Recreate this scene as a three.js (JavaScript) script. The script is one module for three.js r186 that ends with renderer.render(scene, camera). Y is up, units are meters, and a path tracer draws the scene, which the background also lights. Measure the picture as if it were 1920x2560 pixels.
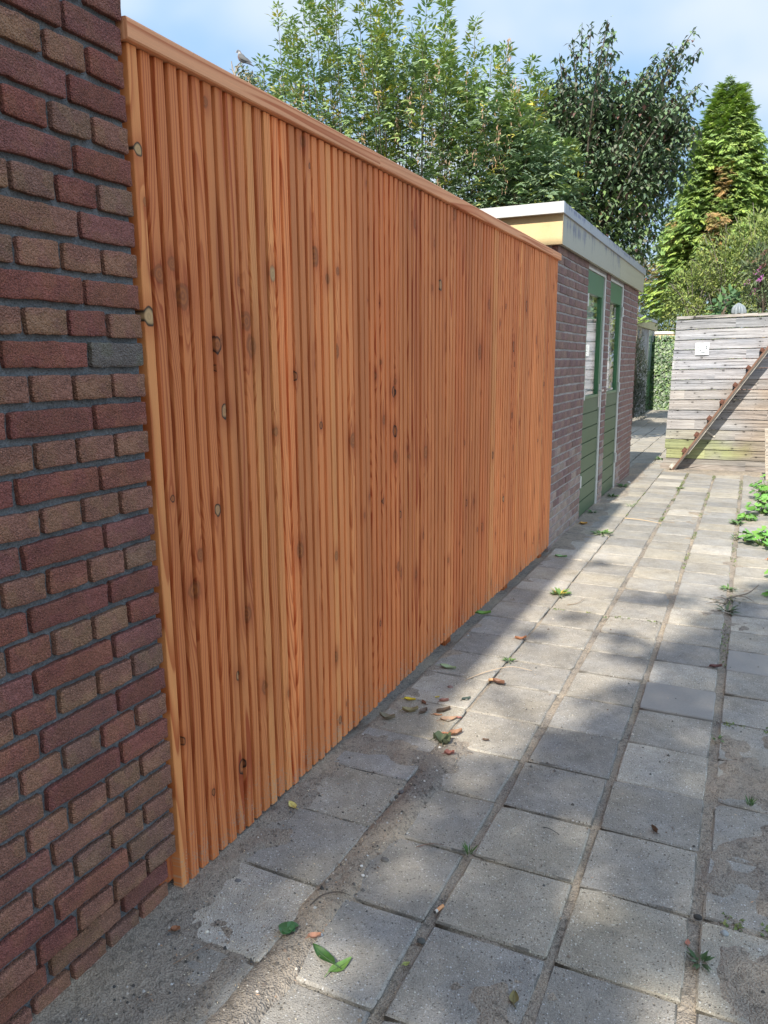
import * as THREE from 'three';
import { mergeGeometries, mergeVertices } from 'three/addons/utils/BufferGeometryUtils.js';

// ---------------------------------------------------------------- camera, sky, sun, exposure
const scene = new THREE.Scene();
const camera = new THREE.PerspectiveCamera(67.43, 768 / 1024, 0.05, 400);
camera.position.set(0, 1.28, 0);
camera.quaternion.setFromRotationMatrix(new THREE.Matrix4().makeBasis(
  new THREE.Vector3(0.904, -0.0081, -0.4276), new THREE.Vector3(-0.0747, 0.9813, -0.1767), new THREE.Vector3(0.4211, 0.1914, 0.8866)));
camera.updateMatrixWorld();
const renderer = new THREE.WebGLRenderer({ antialias: true });
renderer.setSize(768, 1024);
renderer.toneMapping = THREE.LinearToneMapping;
renderer.toneMappingExposure = 1.9;
renderer.shadowMap.enabled = true;

const SUN = new THREE.Vector3(-0.032, 1, 1).normalize();
const sun = new THREE.DirectionalLight(new THREE.Color(1.0, 0.92, 0.79), 4.5);
sun.position.copy(SUN).multiplyScalar(40).add(new THREE.Vector3(0, 0, -6));
sun.target.position.set(0, 0, -6);
sun.castShadow = true;
sun.shadow.mapSize.set(4096, 4096);
Object.assign(sun.shadow.camera, { left: -14, right: 14, top: 20, bottom: -20, near: 1, far: 90 });
sun.shadow.radius = 1.0;
scene.add(sun, sun.target);

// ---------------------------------------------------------------- random numbers and noise
function rng(seed) { let s = seed >>> 0; return () => { s = (s + 0x6D2B79F5) >>> 0; let t = s; t = Math.imul(t ^ (t >>> 15), t | 1); t ^= t + Math.imul(t ^ (t >>> 7), t | 61); return ((t ^ (t >>> 14)) >>> 0) / 4294967296; }; }
const hash = (x, y, s = 0) => { let h = Math.imul(x, 374761393) ^ Math.imul(y, 668265263) ^ Math.imul(s + 1, 2147483647 - 1640531527); h = Math.imul(h ^ (h >>> 13), 1274126177); h ^= h >>> 16; h = Math.imul(h, 2246822519); return ((h ^ (h >>> 15)) >>> 0) / 4294967296; };
const sm = (t) => t * t * (3 - 2 * t);
const mix = (a, b, t) => a + (b - a) * t;
const clamp = (x, a = 0, b = 1) => Math.min(b, Math.max(a, x));
const step = (a, b, x) => sm(clamp((x - a) / (b - a)));
function vn(x, y, s = 0, px = 0, py = 0) {          // value noise, tiling every px, py cells if given
  let x0 = Math.floor(x), y0 = Math.floor(y); const fx = sm(x - x0), fy = sm(y - y0);
  let x1 = x0 + 1, y1 = y0 + 1;
  if (px) { x0 = ((x0 % px) + px) % px; x1 = ((x1 % px) + px) % px; }
  if (py) { y0 = ((y0 % py) + py) % py; y1 = ((y1 % py) + py) % py; }
  return mix(mix(hash(x0, y0, s), hash(x1, y0, s), fx), mix(hash(x0, y1, s), hash(x1, y1, s), fx), fy);
}
function fbm(x, y, o = 4, s = 0, p = 0) { let a = 0, w = 0.5, n = 0; for (let i = 0; i < o; i++) { a += w * vn(x, y, s + i, p, p); n += w; w *= 0.5; x *= 2; y *= 2; p *= 2; } return a / n; }

// ---------------------------------------------------------------- the sky: soft broken cloud over pale blue
{
  const W = 1024, H = 512, d = new Float32Array(W * H * 4);
  for (let j = 0; j < H; j++) for (let i = 0; i < W; i++) {
    const el = ((j + 0.5) / H - 0.5) * Math.PI, az = ((i + 0.5) / W - 0.5) * 2 * Math.PI;
    const x = Math.cos(el) * Math.cos(az), z = Math.cos(el) * Math.sin(az), y = Math.sin(el), o = (j * W + i) * 4;
    const h = Math.max(y, 0), u = x / (h + 0.28), v = z / (h + 0.28);
    const big = fbm(u * 1.1 + 7.3, v * 1.1 + 2.1, 5, 11), fine = fbm(u * 4 + 3, v * 4 + 9, 5, 31);
    const c = clamp(step(0.44, 0.66, big * 0.72 + fine * 0.28) * 0.95 + 0.16 * Math.pow(1 - h, 3));
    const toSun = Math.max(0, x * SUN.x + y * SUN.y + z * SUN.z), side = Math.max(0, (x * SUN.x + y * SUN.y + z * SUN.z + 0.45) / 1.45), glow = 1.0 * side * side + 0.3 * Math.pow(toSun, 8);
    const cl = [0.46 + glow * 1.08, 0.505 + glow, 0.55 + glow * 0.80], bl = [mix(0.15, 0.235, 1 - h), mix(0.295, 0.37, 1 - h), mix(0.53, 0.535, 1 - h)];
    const g = step(0.0, -0.06, y);
    const low = [0.30, 0.29, 0.26];
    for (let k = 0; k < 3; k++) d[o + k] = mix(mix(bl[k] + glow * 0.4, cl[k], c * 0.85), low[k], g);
    d[o + 3] = 1;
  }
  const t = new THREE.DataTexture(d, W, H, THREE.RGBAFormat, THREE.FloatType);
  t.mapping = THREE.EquirectangularReflectionMapping; t.magFilter = t.minFilter = THREE.LinearFilter; t.wrapS = THREE.RepeatWrapping; t.needsUpdate = true;
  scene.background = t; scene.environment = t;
}

// ---------------------------------------------------------------- textures
const toS = (l) => { l = clamp(l); return 255 * (l <= 0.0031308 ? 12.92 * l : 1.055 * Math.pow(l, 1 / 2.4) - 0.055); };
function colourTex(W, H, fn, repeat = true) {       // fn returns linear r, g, b
  const d = new Uint8Array(W * H * 4);
  for (let j = 0; j < H; j++) for (let i = 0; i < W; i++) { const c = fn(i, j), o = (j * W + i) * 4; d[o] = toS(c[0]); d[o + 1] = toS(c[1]); d[o + 2] = toS(c[2]); d[o + 3] = 255; }
  const t = new THREE.DataTexture(d, W, H); t.colorSpace = THREE.SRGBColorSpace; finish(t, repeat); return t;
}
function greyTex(W, H, fn) {
  const d = new Uint8Array(W * H * 4);
  for (let j = 0; j < H; j++) for (let i = 0; i < W; i++) { const c = 255 * clamp(fn(i, j)), o = (j * W + i) * 4; d[o] = d[o + 1] = d[o + 2] = c; d[o + 3] = 255; }
  const t = new THREE.DataTexture(d, W, H); finish(t, true); return t;
}
function finish(t, repeat) { t.magFilter = t.minFilter = THREE.LinearFilter; if (repeat) t.wrapS = t.wrapT = THREE.RepeatWrapping; t.needsUpdate = true; }

// concrete paver: 0.9 m across, grey with pale and dark grains
const concreteH = new Float32Array(1024 * 1024);
const concreteTex = (() => {
  const N = 1024, base = new Float32Array(N * N * 3);
  for (let j = 0; j < N; j++) for (let i = 0; i < N; i++) {
    const big = fbm(i / 170.667, j / 170.667, 4, 3, 6), med = fbm(i / 32, j / 32, 3, 9, 32), f = hash(i, j, 5), f2 = vn(i / 2, j / 2, 6, 512, 512);
    const l = 0.78 + (big - 0.5) * 0.42 + (med - 0.5) * 0.26 + (f - 0.5) * 0.22 + (f2 - 0.5) * 0.34;
    const warm = (fbm(i / 128, j / 128, 3, 21, 8) - 0.45) * 0.16;
    const o = (j * N + i) * 3; base[o] = l * (1 + warm * 0.5); base[o + 1] = l; base[o + 2] = l * (1 - warm);
    concreteH[j * N + i] = 0.55 + (f2 - 0.5) * 0.5 + (med - 0.5) * 0.3;
  }
  const r = rng(77);
  for (let k = 0; k < 15000; k++) {
    const cx = r() * N, cy = r() * N, rad = 0.7 + r() * r() * 2.0, kind = r(), l = kind < 0.45 ? 1.35 + r() * 0.6 : kind < 0.85 ? 0.22 + r() * 0.3 : 0.9, warm = r() * 0.14;
    for (let y = -4; y <= 4; y++) for (let x = -4; x <= 4; x++) if (x * x + y * y * (0.7 + warm * 4) < rad * rad) {
      const q = (((Math.floor(cy) + y + N) % N) * N + (Math.floor(cx) + x + N) % N);
      base[q * 3] = l * (1 + warm); base[q * 3 + 1] = l; base[q * 3 + 2] = l * (1 - warm); concreteH[q] = kind < 0.45 ? 0.8 : 0.1;
    }
  }
  return colourTex(N, N, (i, j) => { const o = (j * N + i) * 3; return [base[o] * 0.76, base[o + 1] * 0.72, base[o + 2] * 0.65]; });
})();
const concreteBump = greyTex(1024, 1024, (i, j) => concreteH[j * 1024 + i]);
// sand and dirt: 1 m across
const sandTex = colourTex(1024, 1024, (i, j) => {
  const big = fbm(i / 204.8, j / 204.8, 5, 41, 5), f = hash(i, j, 45), f2 = vn(i / 2.5, j / 2.5, 46), dark = step(0.6, 0.72, fbm(i / 12.8, j / 12.8, 3, 48, 80));
  let l = 0.60 + (big - 0.5) * 0.5 + (f - 0.5) * 0.3 + (f2 - 0.5) * 0.3 - dark * 0.18;
  if (hash(i >> 1, j >> 1, 51) > 0.992) l = 1.0; if (hash(i >> 1, j >> 1, 52) > 0.985) l *= 0.4;
  const w = 0.03 + (big - 0.5) * 0.16;
  return [l * (1 + w), l, l * (1 - w * 1.6)];
});
const sandBump = greyTex(1024, 1024, (i, j) => 0.5 + (vn(i / 2.5, j / 2.5, 46) - 0.5) * 0.6 + (fbm(i / 20.48, j / 20.48, 3, 47, 50) - 0.5) * 0.8);
// rough sand-faced brick: 0.3 m across
const brickTex = colourTex(512, 512, (i, j) => {
  const big = fbm(i / 85.33, j / 85.33, 3, 61, 6), f = hash(i, j, 62), f2 = vn(i / 2, j / 2, 63, 256, 256), s = step(0.42, 0.66, fbm(i / 51.2, j / 51.2, 4, 67, 10));
  const l = 0.62 + (big - 0.5) * 0.4 + (f - 0.5) * 0.3 + (f2 - 0.5) * 0.5;
  const pale = f2 > 0.76 ? 0.24 : 0;
  return [l + pale + s * 0.02, l * mix(0.95, 1.07, s) + pale, l * mix(0.97, 0.93, s) + pale];
});
const brickBump = greyTex(512, 512, (i, j) => 0.5 + (vn(i / 3.2, j / 3.2, 63, 160, 160) - 0.5) * 0.7 + (fbm(i / 32, j / 32, 3, 66, 16) - 0.5) * 0.8 + (hash(i, j, 3) - 0.5) * 0.2);
const mortarTex = colourTex(512, 512, (i, j) => { const l = 0.66 + (fbm(i / 64, j / 64, 4, 71, 8) - 0.5) * 0.5 + (hash(i, j, 72) - 0.5) * 0.3 + (vn(i / 3.2, j / 3.2, 73, 160, 160) - 0.5) * 0.3; return [l, l, l]; });
// planed larch: three boards of 0.12 m per sheet, 1.95 m tall
// the large knots: [sheet, board, across, up, radius, 1 black ringed / 2 pale with a black rim / 3 pale]
const bigKnots = [[0, 2, 0.0049, 1.325, 0.016, 1], [0, 2, 0.0224, 1.165, 0.015, 2], [0, 0, 0.0141, 1.38, 0.017, 2], [0, 0, 0.0982, 1.497, 0.013, 0], [0, 0, 0.0561, 1.471, 0.017, 0], [0, 1, 0.007, 1.43, 0.022, 0], [1, 0, 0.0094, 1.386, 0.02, 0], [1, 1, 0.0164, 1.512, 0.016, 3], [0, 2, 0.1041, 1.481, 0.009, 0], [1, 1, 0.1175, 1.243, 0.01, 1], [2, 0, 0.07, 1.528, 0.014, 0], [2, 0, 0.0134, 1.093, 0.009, 1], [0, 0, 0.054, 0.978, 0.007, 1], [0, 1, 0.0944, 0.923, 0.012, 2], [0, 1, 0.018, 0.826, 0.013, 0], [0, 0, 0.1101, 0.744, 0.02, 0], [0, 2, 0.0269, 0.467, 0.011, 2], [0, 0, 0.0377, 0.385, 0.009, 1], [0, 2, 0.0779, 0.621, 0.018, 0], [0, 2, 0.1166, 0.726, 0.014, 0], [1, 1, 0.1154, 0.732, 0.02, 0], [0, 2, 0.0256, 0.205, 0.017, 1], [1, 1, 0.0052, 1.094, 0.01, 0], [2, 1, 0.0981, 1.03, 0.02, 0], [3, 1, 0.0655, 1.174, 0.016, 1], [3, 0, 0.0988, 1.078, 0.013, 0], [4, 1, 0.0134, 0.921, 0.02, 0], [6, 0, 0.0837, 1.324, 0.03, 0]];
function larchTex(seed, plain) {
  const W = 512, H = 1024, r = rng(seed * 977 + 5), boards = [];
  for (let b = 0; b < 3; b++) {
    const knots = [], n = plain ? 0 : 2 + Math.floor(r() * 4);
    for (let k = 0; k < n; k++) knots.push({ s: r() * 0.12, v: r() * 1.95, r: 0.006 + r() * r() * 0.0165, e: 1.15 + r() * 0.6, black: r() < 0.35, pale: r() < 0.08 });
    if (!plain) for (const [sh, bd, ks, kv, kr, kind] of bigKnots) if (sh === seed - 1 && Math.abs(bd - b) < 2 && Math.abs(ks + (bd - b) * 0.12 - 0.06) < 0.10) knots.push({ s: ks + (bd - b) * 0.12, v: kv, r: kr, e: 1.25, black: kind === 1 || kind === 2, pale: kind >= 2 });
    const tone = r();
    boards.push({ s0: -0.02 + r() * 0.16, q: 0.004 + r() * 0.05, slope: (r() - 0.5) * 0.02, n: 85 + r() * 150, knots, seed: seed * 31 + b * 7, tone, light: 0.96 + r() * 0.26, con: plain ?? 0.45 + r() * 0.55 });
  }
  return colourTex(W, H, (i, j) => {
    const u = (i + 0.5) / W * 0.36, v = (j + 0.5) / H * 1.95, bi = Math.min(2, Math.floor(u / 0.12)), B = boards[bi], s = u - bi * 0.12;
    let bump = 0, kc = null, kd = 9, halo = 0;
    for (const k of B.knots) {
      const dx = s - k.s, dy = (v - k.v) / k.e, d0 = Math.hypot(dx, dy) / k.r; if (d0 > 12 && Math.abs(dx) > k.r * 6) continue;
      const d = d0 > 1.6 ? d0 : d0 * (0.86 + 0.34 * vn(dx / k.r * 1.6 + 7, dy / k.r * 1.6 + 3, B.seed + 9));
      if (d < 1.12 && d < kd) { kc = k; kd = d; }
      const dyl = (v - k.v) / (k.r * 7), g = Math.exp(-(dx * dx) / (k.r * k.r * 5) - dyl * dyl);
      bump += g * Math.tanh(dx / (k.r * 0.7)) * k.r * 1.7; halo = Math.max(halo, Math.exp(-d * d / 5));
    }
    const q = B.q + (v * B.slope) + (vn(v * 0.9, 3.3, B.seed) - 0.4) * 0.05;
    const ss = s - B.s0 + (vn(s * 12, v * 2.6, B.seed + 1) - 0.5) * 0.034 + (vn(s * 40, v * 6, B.seed + 2) - 0.5) * 0.005 - bump;
    const rho = Math.sqrt(ss * ss + q * q) * B.n, f = rho - Math.floor(rho), ringV = hash(Math.floor(rho), 1, B.seed);
    const late = step(0.30, 0.88, f) * (1 - step(0.90, 1.0, f)) * (0.45 + 0.75 * ringV) * B.con;
    const fib = (vn(s * 900, v * 14, B.seed + 3) - 0.5) * 0.13 + (hash(i, j, 8) - 0.5) * 0.06, soft = (fbm(s * 14, v * 2.2, 3, B.seed + 4) - 0.5) * 0.35;
    let L = B.light * (1 + fib + soft);
    let c = [mix(0.650, 0.405, late) * L, mix(0.230, 0.084, late) * L, mix(0.074, 0.018, late) * L];
    const y = plain ? 1.6 : B.tone > 0.9 ? 0.2 : 0;                 // sapwood board
    c = [c[0] * (1 + 0.02 * y), c[1] * (1 + 0.26 * y), c[2] * (1 + 0.34 * y)];
    c = c.map((x, k) => x * (1 - halo * [0.28, 0.44, 0.5][k]));
    if (kc) {
      const t = kd, ring = 0.5 + 0.5 * Math.sin(t * 14 + vn(s * 300, v * 200, B.seed) * 2);
      const kn = kc.pale ? [0.46, 0.26, 0.12] : [0.32 + 0.08 * ring, 0.105 + 0.03 * ring, 0.036];
      const edge = step(0.66, 0.95, t) * (1 - step(1.0, 1.12, t)), dk = kc.black ? 0.93 : 0.25;
      const inn = (1 - step(kc.black ? 0.9 : 0.68, 1.1, t)) * (kc.black ? 1 : 0.95);
      c = c.map((x, k) => mix(x, kn[k] * (0.9 + 0.2 * ring), inn) * (1 - edge * dk));
    }
    if (!plain && v < 0.2) { const sp = vn(u * 420, v * 420, B.seed + 12) * 0.6 + fbm(u * 40, v * 30, 3, 19) * 0.4, du = step(0.46 + v * 1.6, 0.62 + v * 1.6, sp) * 0.6; c = c.map((x, k) => mix(x, [0.40, 0.31, 0.23][k], du)); }
    return c;
  });
}
const larch = Array.from({ length: 11 }, (_, k) => larchTex(k + 1));
// weathered softwood with the grain along u: 1.2 x 0.36 m (three boards)
const greyWood = colourTex(1024, 512, (i, j) => {
  const u = i / 1024 * 1.2, v = j / 512 * 0.36, b = Math.floor(v / 0.12), ww = (vn(u * 2.2, v * 14, 83) - 0.5) * 0.03;
  let kd = 9; for (let k = 0; k < 4; k++) { const kx = hash(k, b, 84) * 1.2, ky = (b + 0.15 + 0.7 * hash(k, b, 85)) * 0.12; kd = Math.min(kd, Math.hypot((u - kx) / 1.5, v - ky) / (0.004 + 0.005 * hash(k, b, 86))); }
  const g = fbm(u * 2.5, (v + ww) * 150, 4, 81), f = vn(u * 22, v * 800, 82), st = fbm(u * 2.4, v * 9, 3, 88), crack = step(0.74, 0.80, fbm(u * 1.6 + 9, (v + ww) * 95, 2, 89));
  const L = clamp(0.76 + (g - 0.5) * 0.8 + (f - 0.5) * 0.36 + (st - 0.5) * 0.4 - crack * 0.35 - (1 - step(0.7, 1.5, kd)) * 0.45 - (1 - step(1, 6, kd)) * 0.10, 0.08, 1.1), w = (st - 0.5) * 0.12;
  return [L * (0.98 + w), L * 0.945, L * (0.90 - w)];
});
// painted trim with dirt runs
const streakTex = colourTex(512, 256, (i, j) => {
  const u = i / 512, v = j / 256;
  const run = fbm(u * 60, v * 1.5, 4, 91), spots = vn(i / 5, j / 5, 92), dirt = step(0.42, 0.75, run * 0.8 + (v - 0.5) * 0.35 + (fbm(u * 6, v * 3, 3, 93) - 0.5) * 0.5);
  const l = 1 - dirt * 0.62 - (spots > 0.86 ? 0.1 : 0);
  return [l, mix(l, l * 1.02, dirt), mix(l, Math.min(1, l * 1.5), dirt)];
});
const fineTex = colourTex(256, 256, (i, j) => { const l = 0.92 + (hash(i, j, 95) - 0.5) * 0.1 + (fbm(i / 32, j / 32, 3, 96, 8) - 0.5) * 0.16; return [l, l, l]; });

// ---------------------------------------------------------------- helpers for building and naming
const names = new Map();
function numbered(n) { const k = names.get(n) ?? 0; names.set(n, k + 1); return k ? `${n}_${String(k).padStart(3, '0')}` : n; }
function tag(o, label, category, group, kind) { if (label) o.userData.label = label; if (category) o.userData.category = category; if (group) o.userData.group = group; if (kind) o.userData.kind = kind; return o; }
function part(name, geo, mat, parent) {
  const m = new THREE.Mesh(geo, mat); m.name = parent === scene ? numbered(name) : name; m.castShadow = m.receiveShadow = true; (parent ?? scene).add(m); return m;
}
function thing(name, label, category, p = [0, 0, 0], group) { const g = new THREE.Group(); g.name = numbered(name); g.position.set(...p); scene.add(g); return tag(g, label, category, group); }
function structure(name, label) { const g = new THREE.Group(); g.name = name; scene.add(g); g.userData.kind = 'structure'; if (label) g.userData.label = label; return g; }
const std = (c, o = {}) => new THREE.MeshStandardMaterial({ color: new THREE.Color().setRGB(...c), roughness: 0.9, ...o });
function flatUV(g, scale = 1, ru = 0, rv = 0) {     // box-projected uv in metres
  if (!g.attributes.normal) g.computeVertexNormals();
  const p = g.attributes.position, n = g.attributes.normal, uv = new Float32Array(p.count * 2);
  for (let i = 0; i < p.count; i++) {
    const ax = Math.abs(n.getX(i)), ay = Math.abs(n.getY(i)), az = Math.abs(n.getZ(i));
    let u, v; if (ax >= ay && ax >= az) { u = p.getZ(i); v = p.getY(i); } else if (ay >= az) { u = p.getX(i); v = p.getZ(i); } else { u = p.getX(i); v = p.getY(i); }
    uv[i * 2] = u / scale + ru; uv[i * 2 + 1] = v / scale + rv;
  }
  g.setAttribute('uv', new THREE.BufferAttribute(uv, 2)); return g;
}
function box(x0, x1, y0, y1, z0, z1, uvScale = 1) { const g = new THREE.BoxGeometry(x1 - x0, y1 - y0, z1 - z0); g.translate((x0 + x1) / 2, (y0 + y1) / 2, (z0 + z1) / 2); return flatUV(g, uvScale); }
class Tri {                                          // collects faces with vertex colours
  constructor() { this.p = []; this.c = []; this.i = []; }
  v(x, y, z, c) { this.p.push(x, y, z); if (c) this.c.push(c[0], c[1], c[2]); return this.p.length / 3 - 1; }
  f(...t) { this.i.push(...t); }
  geo() { const g = new THREE.BufferGeometry(); g.setAttribute('position', new THREE.Float32BufferAttribute(this.p, 3)); if (this.c.length) g.setAttribute('color', new THREE.Float32BufferAttribute(this.c, 3)); g.setIndex(this.i); g.computeVertexNormals(); return g; }
  tube(pts, radii, sides = 5, c) {                   // pts: Vector3[]
    let prev = null; const ref = new THREE.Vector3(0.31, 0.2, 0.93);
    pts.forEach((P, k) => {
      const d = (pts[k + 1] ?? P).clone().sub(pts[k - 1] ?? P).normalize(), a = ref.clone().cross(d).normalize(), b = d.clone().cross(a), row = [];
      for (let s = 0; s < sides; s++) { const t = s / sides * 2 * Math.PI, R = radii[k]; row.push(this.v(P.x + (a.x * Math.cos(t) + b.x * Math.sin(t)) * R, P.y + (a.y * Math.cos(t) + b.y * Math.sin(t)) * R, P.z + (a.z * Math.cos(t) + b.z * Math.sin(t)) * R, c)); }
      if (prev) for (let s = 0; s < sides; s++) { const n = (s + 1) % sides; this.f(prev[s], prev[n], row[s], prev[n], row[n], row[s]); }
      prev = row;
    });
  }
  leaf(P, D, N, len, wid, c, fold = 0.18) {          // a folded leaf from P along D with its face towards N
    const S = new THREE.Vector3().crossVectors(D, N).normalize(), U = new THREE.Vector3().crossVectors(S, D), w = wid / 2;
    const q = (a, b, h) => this.v(P.x + D.x * a + S.x * b + U.x * h, P.y + D.y * a + S.y * b + U.y * h, P.z + D.z * a + S.z * b + U.z * h, c);
    const b0 = q(0, 0, 0), l = q(len * 0.42, -w, wid * fold), m = q(len * 0.45, 0, 0), rr = q(len * 0.42, w, wid * fold), t = q(len, 0, -len * 0.08);
    this.f(b0, m, l, b0, rr, m, l, m, t, m, rr, t);
  }
}
const V = (x, y, z) => new THREE.Vector3(x, y, z);

// ---------------------------------------------------------------- ground
const soilM = std([0.30, 0.255, 0.205], { map: sandTex, bumpMap: sandBump, bumpScale: 0.012, roughness: 1 });
{
  const big = new THREE.PlaneGeometry(300, 300, 1, 1); big.rotateX(-Math.PI / 2); big.translate(0, -0.045, -40);
  const uv = big.attributes.uv; for (let i = 0; i < uv.count; i++) uv.setXY(i, uv.getX(i) * 300, uv.getY(i) * 300);
  tag(part('ground', big, soilM, scene), 'bare brown earth around the alley and gardens', null, null, 'structure');
}
const rowZ = [-0.64, -0.91, -1.185, -1.46, -1.735, -2.0, -2.275, -2.55, -2.83, -3.095, -3.35];
while (rowZ[rowZ.length - 1] > -9.5) rowZ.push(rowZ[rowZ.length - 1] - 0.2628);
function rowJoint(z) { let d = 9; for (const q of rowZ) d = Math.min(d, Math.abs(z - q)); return step(0.012, 0.006, d); }
// height of the sand in the joints and where it has washed over the pavers
function sandHeight(x, z) {
  let h = -0.0085 + (fbm(x * 16, z * 16, 3, 101) - 0.5) * 0.014;
  const n = (fbm(x * 7 + 3, z * 5, 4, 105) - 0.5);
  let m = 0;
  m = Math.max(m, step(-0.93, -1.16, x + n * 0.34) * step(-0.5, -1.6, z) * (0.66 + n * 0.9)); m = Math.max(m, step(-1.03, -1.12, x + n * 0.3) * step(-2.0, -1.5, z + n * 0.5));                       // along the fence foot
  m = Math.max(m, 1.05 * step(-1.34, -1.12, z + n * 0.35) * step(-0.82, -0.93, x + n * 0.22 + (z + 1.3) * 0.12));                         // loose dirt at the wall corner
  m = Math.max(m, step(0.075, 0.02, Math.abs(x + 0.835 - n * 0.06)) * step(-2.42, -2.2, z + n * 0.3));                            // wide sandy joint
  m = Math.max(m, step(-2.35, -2.15, z) * step(-1.98, -2.15, z) * step(-0.60, -0.84, x + n * 0.4));
  m = Math.max(m, step(-0.02, 0.04, x + n * 0.18) * step(-3.0, -2.5, z + n) * (0.42 + n * 1.5));                                  // right-hand side, near
  m = Math.max(m, step(0.16, 0.26, x + n * 0.2) * 0.8);
  m = Math.max(m, step(-0.93, -1.13, x + n * 0.3) * step(-4.9, -5.3, z) * 1.0);                                                   // along the shed foot
  m = Math.max(m, step(-9.25, -9.5, z + n * 0.4) * step(-0.95, -0.75, x));                                                        // against the plank wall
  m = Math.max(m, step(0.60, 0.78, fbm(x * 3.1 + 9, z * 2.3, 3, 109)) * 0.36);
  return h + m * (0.0185 + n * 0.012) - 0.035 * step(-1.150, -1.178, x) * step(-2.0, -2.6, z) * step(-5.3, -5.0, z) - 0.005 * (1 - m) * rowJoint(z);
}
{
  const T = new Tri(), x0 = -1.30, x1 = 0.62, z0 = -10.1, z1 = -0.45, nx = 150, nz = 760, uv = [];
  for (let j = 0; j <= nz; j++) for (let i = 0; i <= nx; i++) {
    const x = mix(x0, x1, i / nx), z = mix(z0, z1, j / nz); let h = sandHeight(x, z);
    const e = Math.min(1, Math.min(i, nx - i, j, nz - j) / 4); h = mix(-0.05, h, e);
    T.v(x, h, z); uv.push(x, z);
  }
  for (let j = 0; j < nz; j++) for (let i = 0; i < nx; i++) { const a = j * (nx + 1) + i, b = a + 1, c = a + nx + 1, d = c + 1; T.f(a, c, b, b, c, d); }
  const g = T.geo(); g.setAttribute('uv', new THREE.Float32BufferAttribute(uv, 2));
  tag(part('sand', g, std([0.42, 0.375, 0.325], { map: sandTex, bumpMap: sandBump, bumpScale: 0.006, roughness: 1 }), scene), 'loose grey brown sand in the joints and washed over the pavers', null, null, 'structure');
}

// ---------------------------------------------------------------- the paved alley: every paver a piece
const paverMats = { grey: [], pale: [], smooth: [], dark: [] };
for (const [k, c] of [[0, [0.47, 0.465, 0.455]], [1, [0.42, 0.42, 0.42]], [2, [0.52, 0.505, 0.47]], [3, [0.45, 0.455, 0.465]]]) paverMats.grey.push(std(c, { map: concreteTex, bumpMap: concreteBump, bumpScale: 0.0035 }));
paverMats.pale.push(std([0.66, 0.65, 0.635], { map: concreteTex, bumpMap: concreteBump, bumpScale: 0.005 }), std([0.60, 0.59, 0.57], { map: concreteTex, bumpMap: concreteBump, bumpScale: 0.003 }));
paverMats.smooth.push(std([0.285, 0.275, 0.26], { map: fineTex, roughness: 0.95 }));
paverMats.dark.push(std([0.37, 0.375, 0.385], { map: concreteTex, bumpMap: concreteBump, bumpScale: 0.003 }));
function paverGeo(x0, x1, z0, z1, r, y = 0, th = 0.045, seg = 7) {   // worn edges: the outline wanders and the odd corner is chipped
  const c = 0.0032 + r() * 0.002, j = () => (r() - 0.5) * 0.007, T = new Tri(), cs = [[x0 + j(), z1 + j()], [x1 + j(), z1 + j()], [x1 + j(), z0 + j()], [x0 + j(), z0 + j()]], sd = Math.floor(r() * 9999);
  const mx = (x0 + x1) / 2, mz = (z0 + z1) / 2, ax = (r() - 0.5) * 0.014, az = (r() - 0.5) * 0.014, chip = cs.map(() => r() < 0.08 ? 0.004 + r() * 0.006 : 0.0006), out = [];
  for (let k = 0; k < 4; k++) for (let q = 0; q < seg; q++) {
    const t = q / seg, a = cs[k], b = cs[(k + 1) % 4], n = (vn((k * seg + q) * 0.9, 1.5, sd) - 0.5) * 0.0035 + (vn((k * seg + q) * 0.31, 7.5, sd) - 0.5) * 0.003 + 0.0012;
    let x = mix(a[0], b[0], t), z = mix(a[1], b[1], t); const nx = k === 1 ? 1 : k === 3 ? -1 : 0, nz = k === 0 ? 1 : k === 2 ? -1 : 0; x += nx * n; z += nz * n;
    if (q === 0) { x -= Math.sign(x - mx) * chip[k]; z -= Math.sign(z - mz) * chip[k]; }
    out.push([x, z]);
  }
  const Y = (x, z) => y + (x - mx) * ax + (z - mz) * az, N = out.length;
  const ring = (f, h) => out.map(([x, z]) => { const X = x - (x - mx) * f, Z = z - (z - mz) * f; return T.v(X, h === null ? y - th : Y(X, Z) - h, Z); });
  const f = c / 0.13, top = ring(f, 0), m = T.v(mx, Y(mx, mz), mz), top2 = ring(f, 0), mid = ring(0, c), mid2 = ring(0, c), bot = ring(0, null);
  for (let k = 0; k < N; k++) { const n = (k + 1) % N; T.f(m, top[k], top[n], top2[k], mid[k], top2[n], mid[k], mid[n], top2[n], mid2[k], bot[k], mid2[n], bot[k], bot[n], mid2[n]); }
  return flatUV(T.geo(), 0.9, r(), r());
}
const cols = [[-1.145, -0.876], [-0.868, -0.599], [-0.572, -0.316], [-0.293, -0.040], [-0.009, 0.246]];
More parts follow.
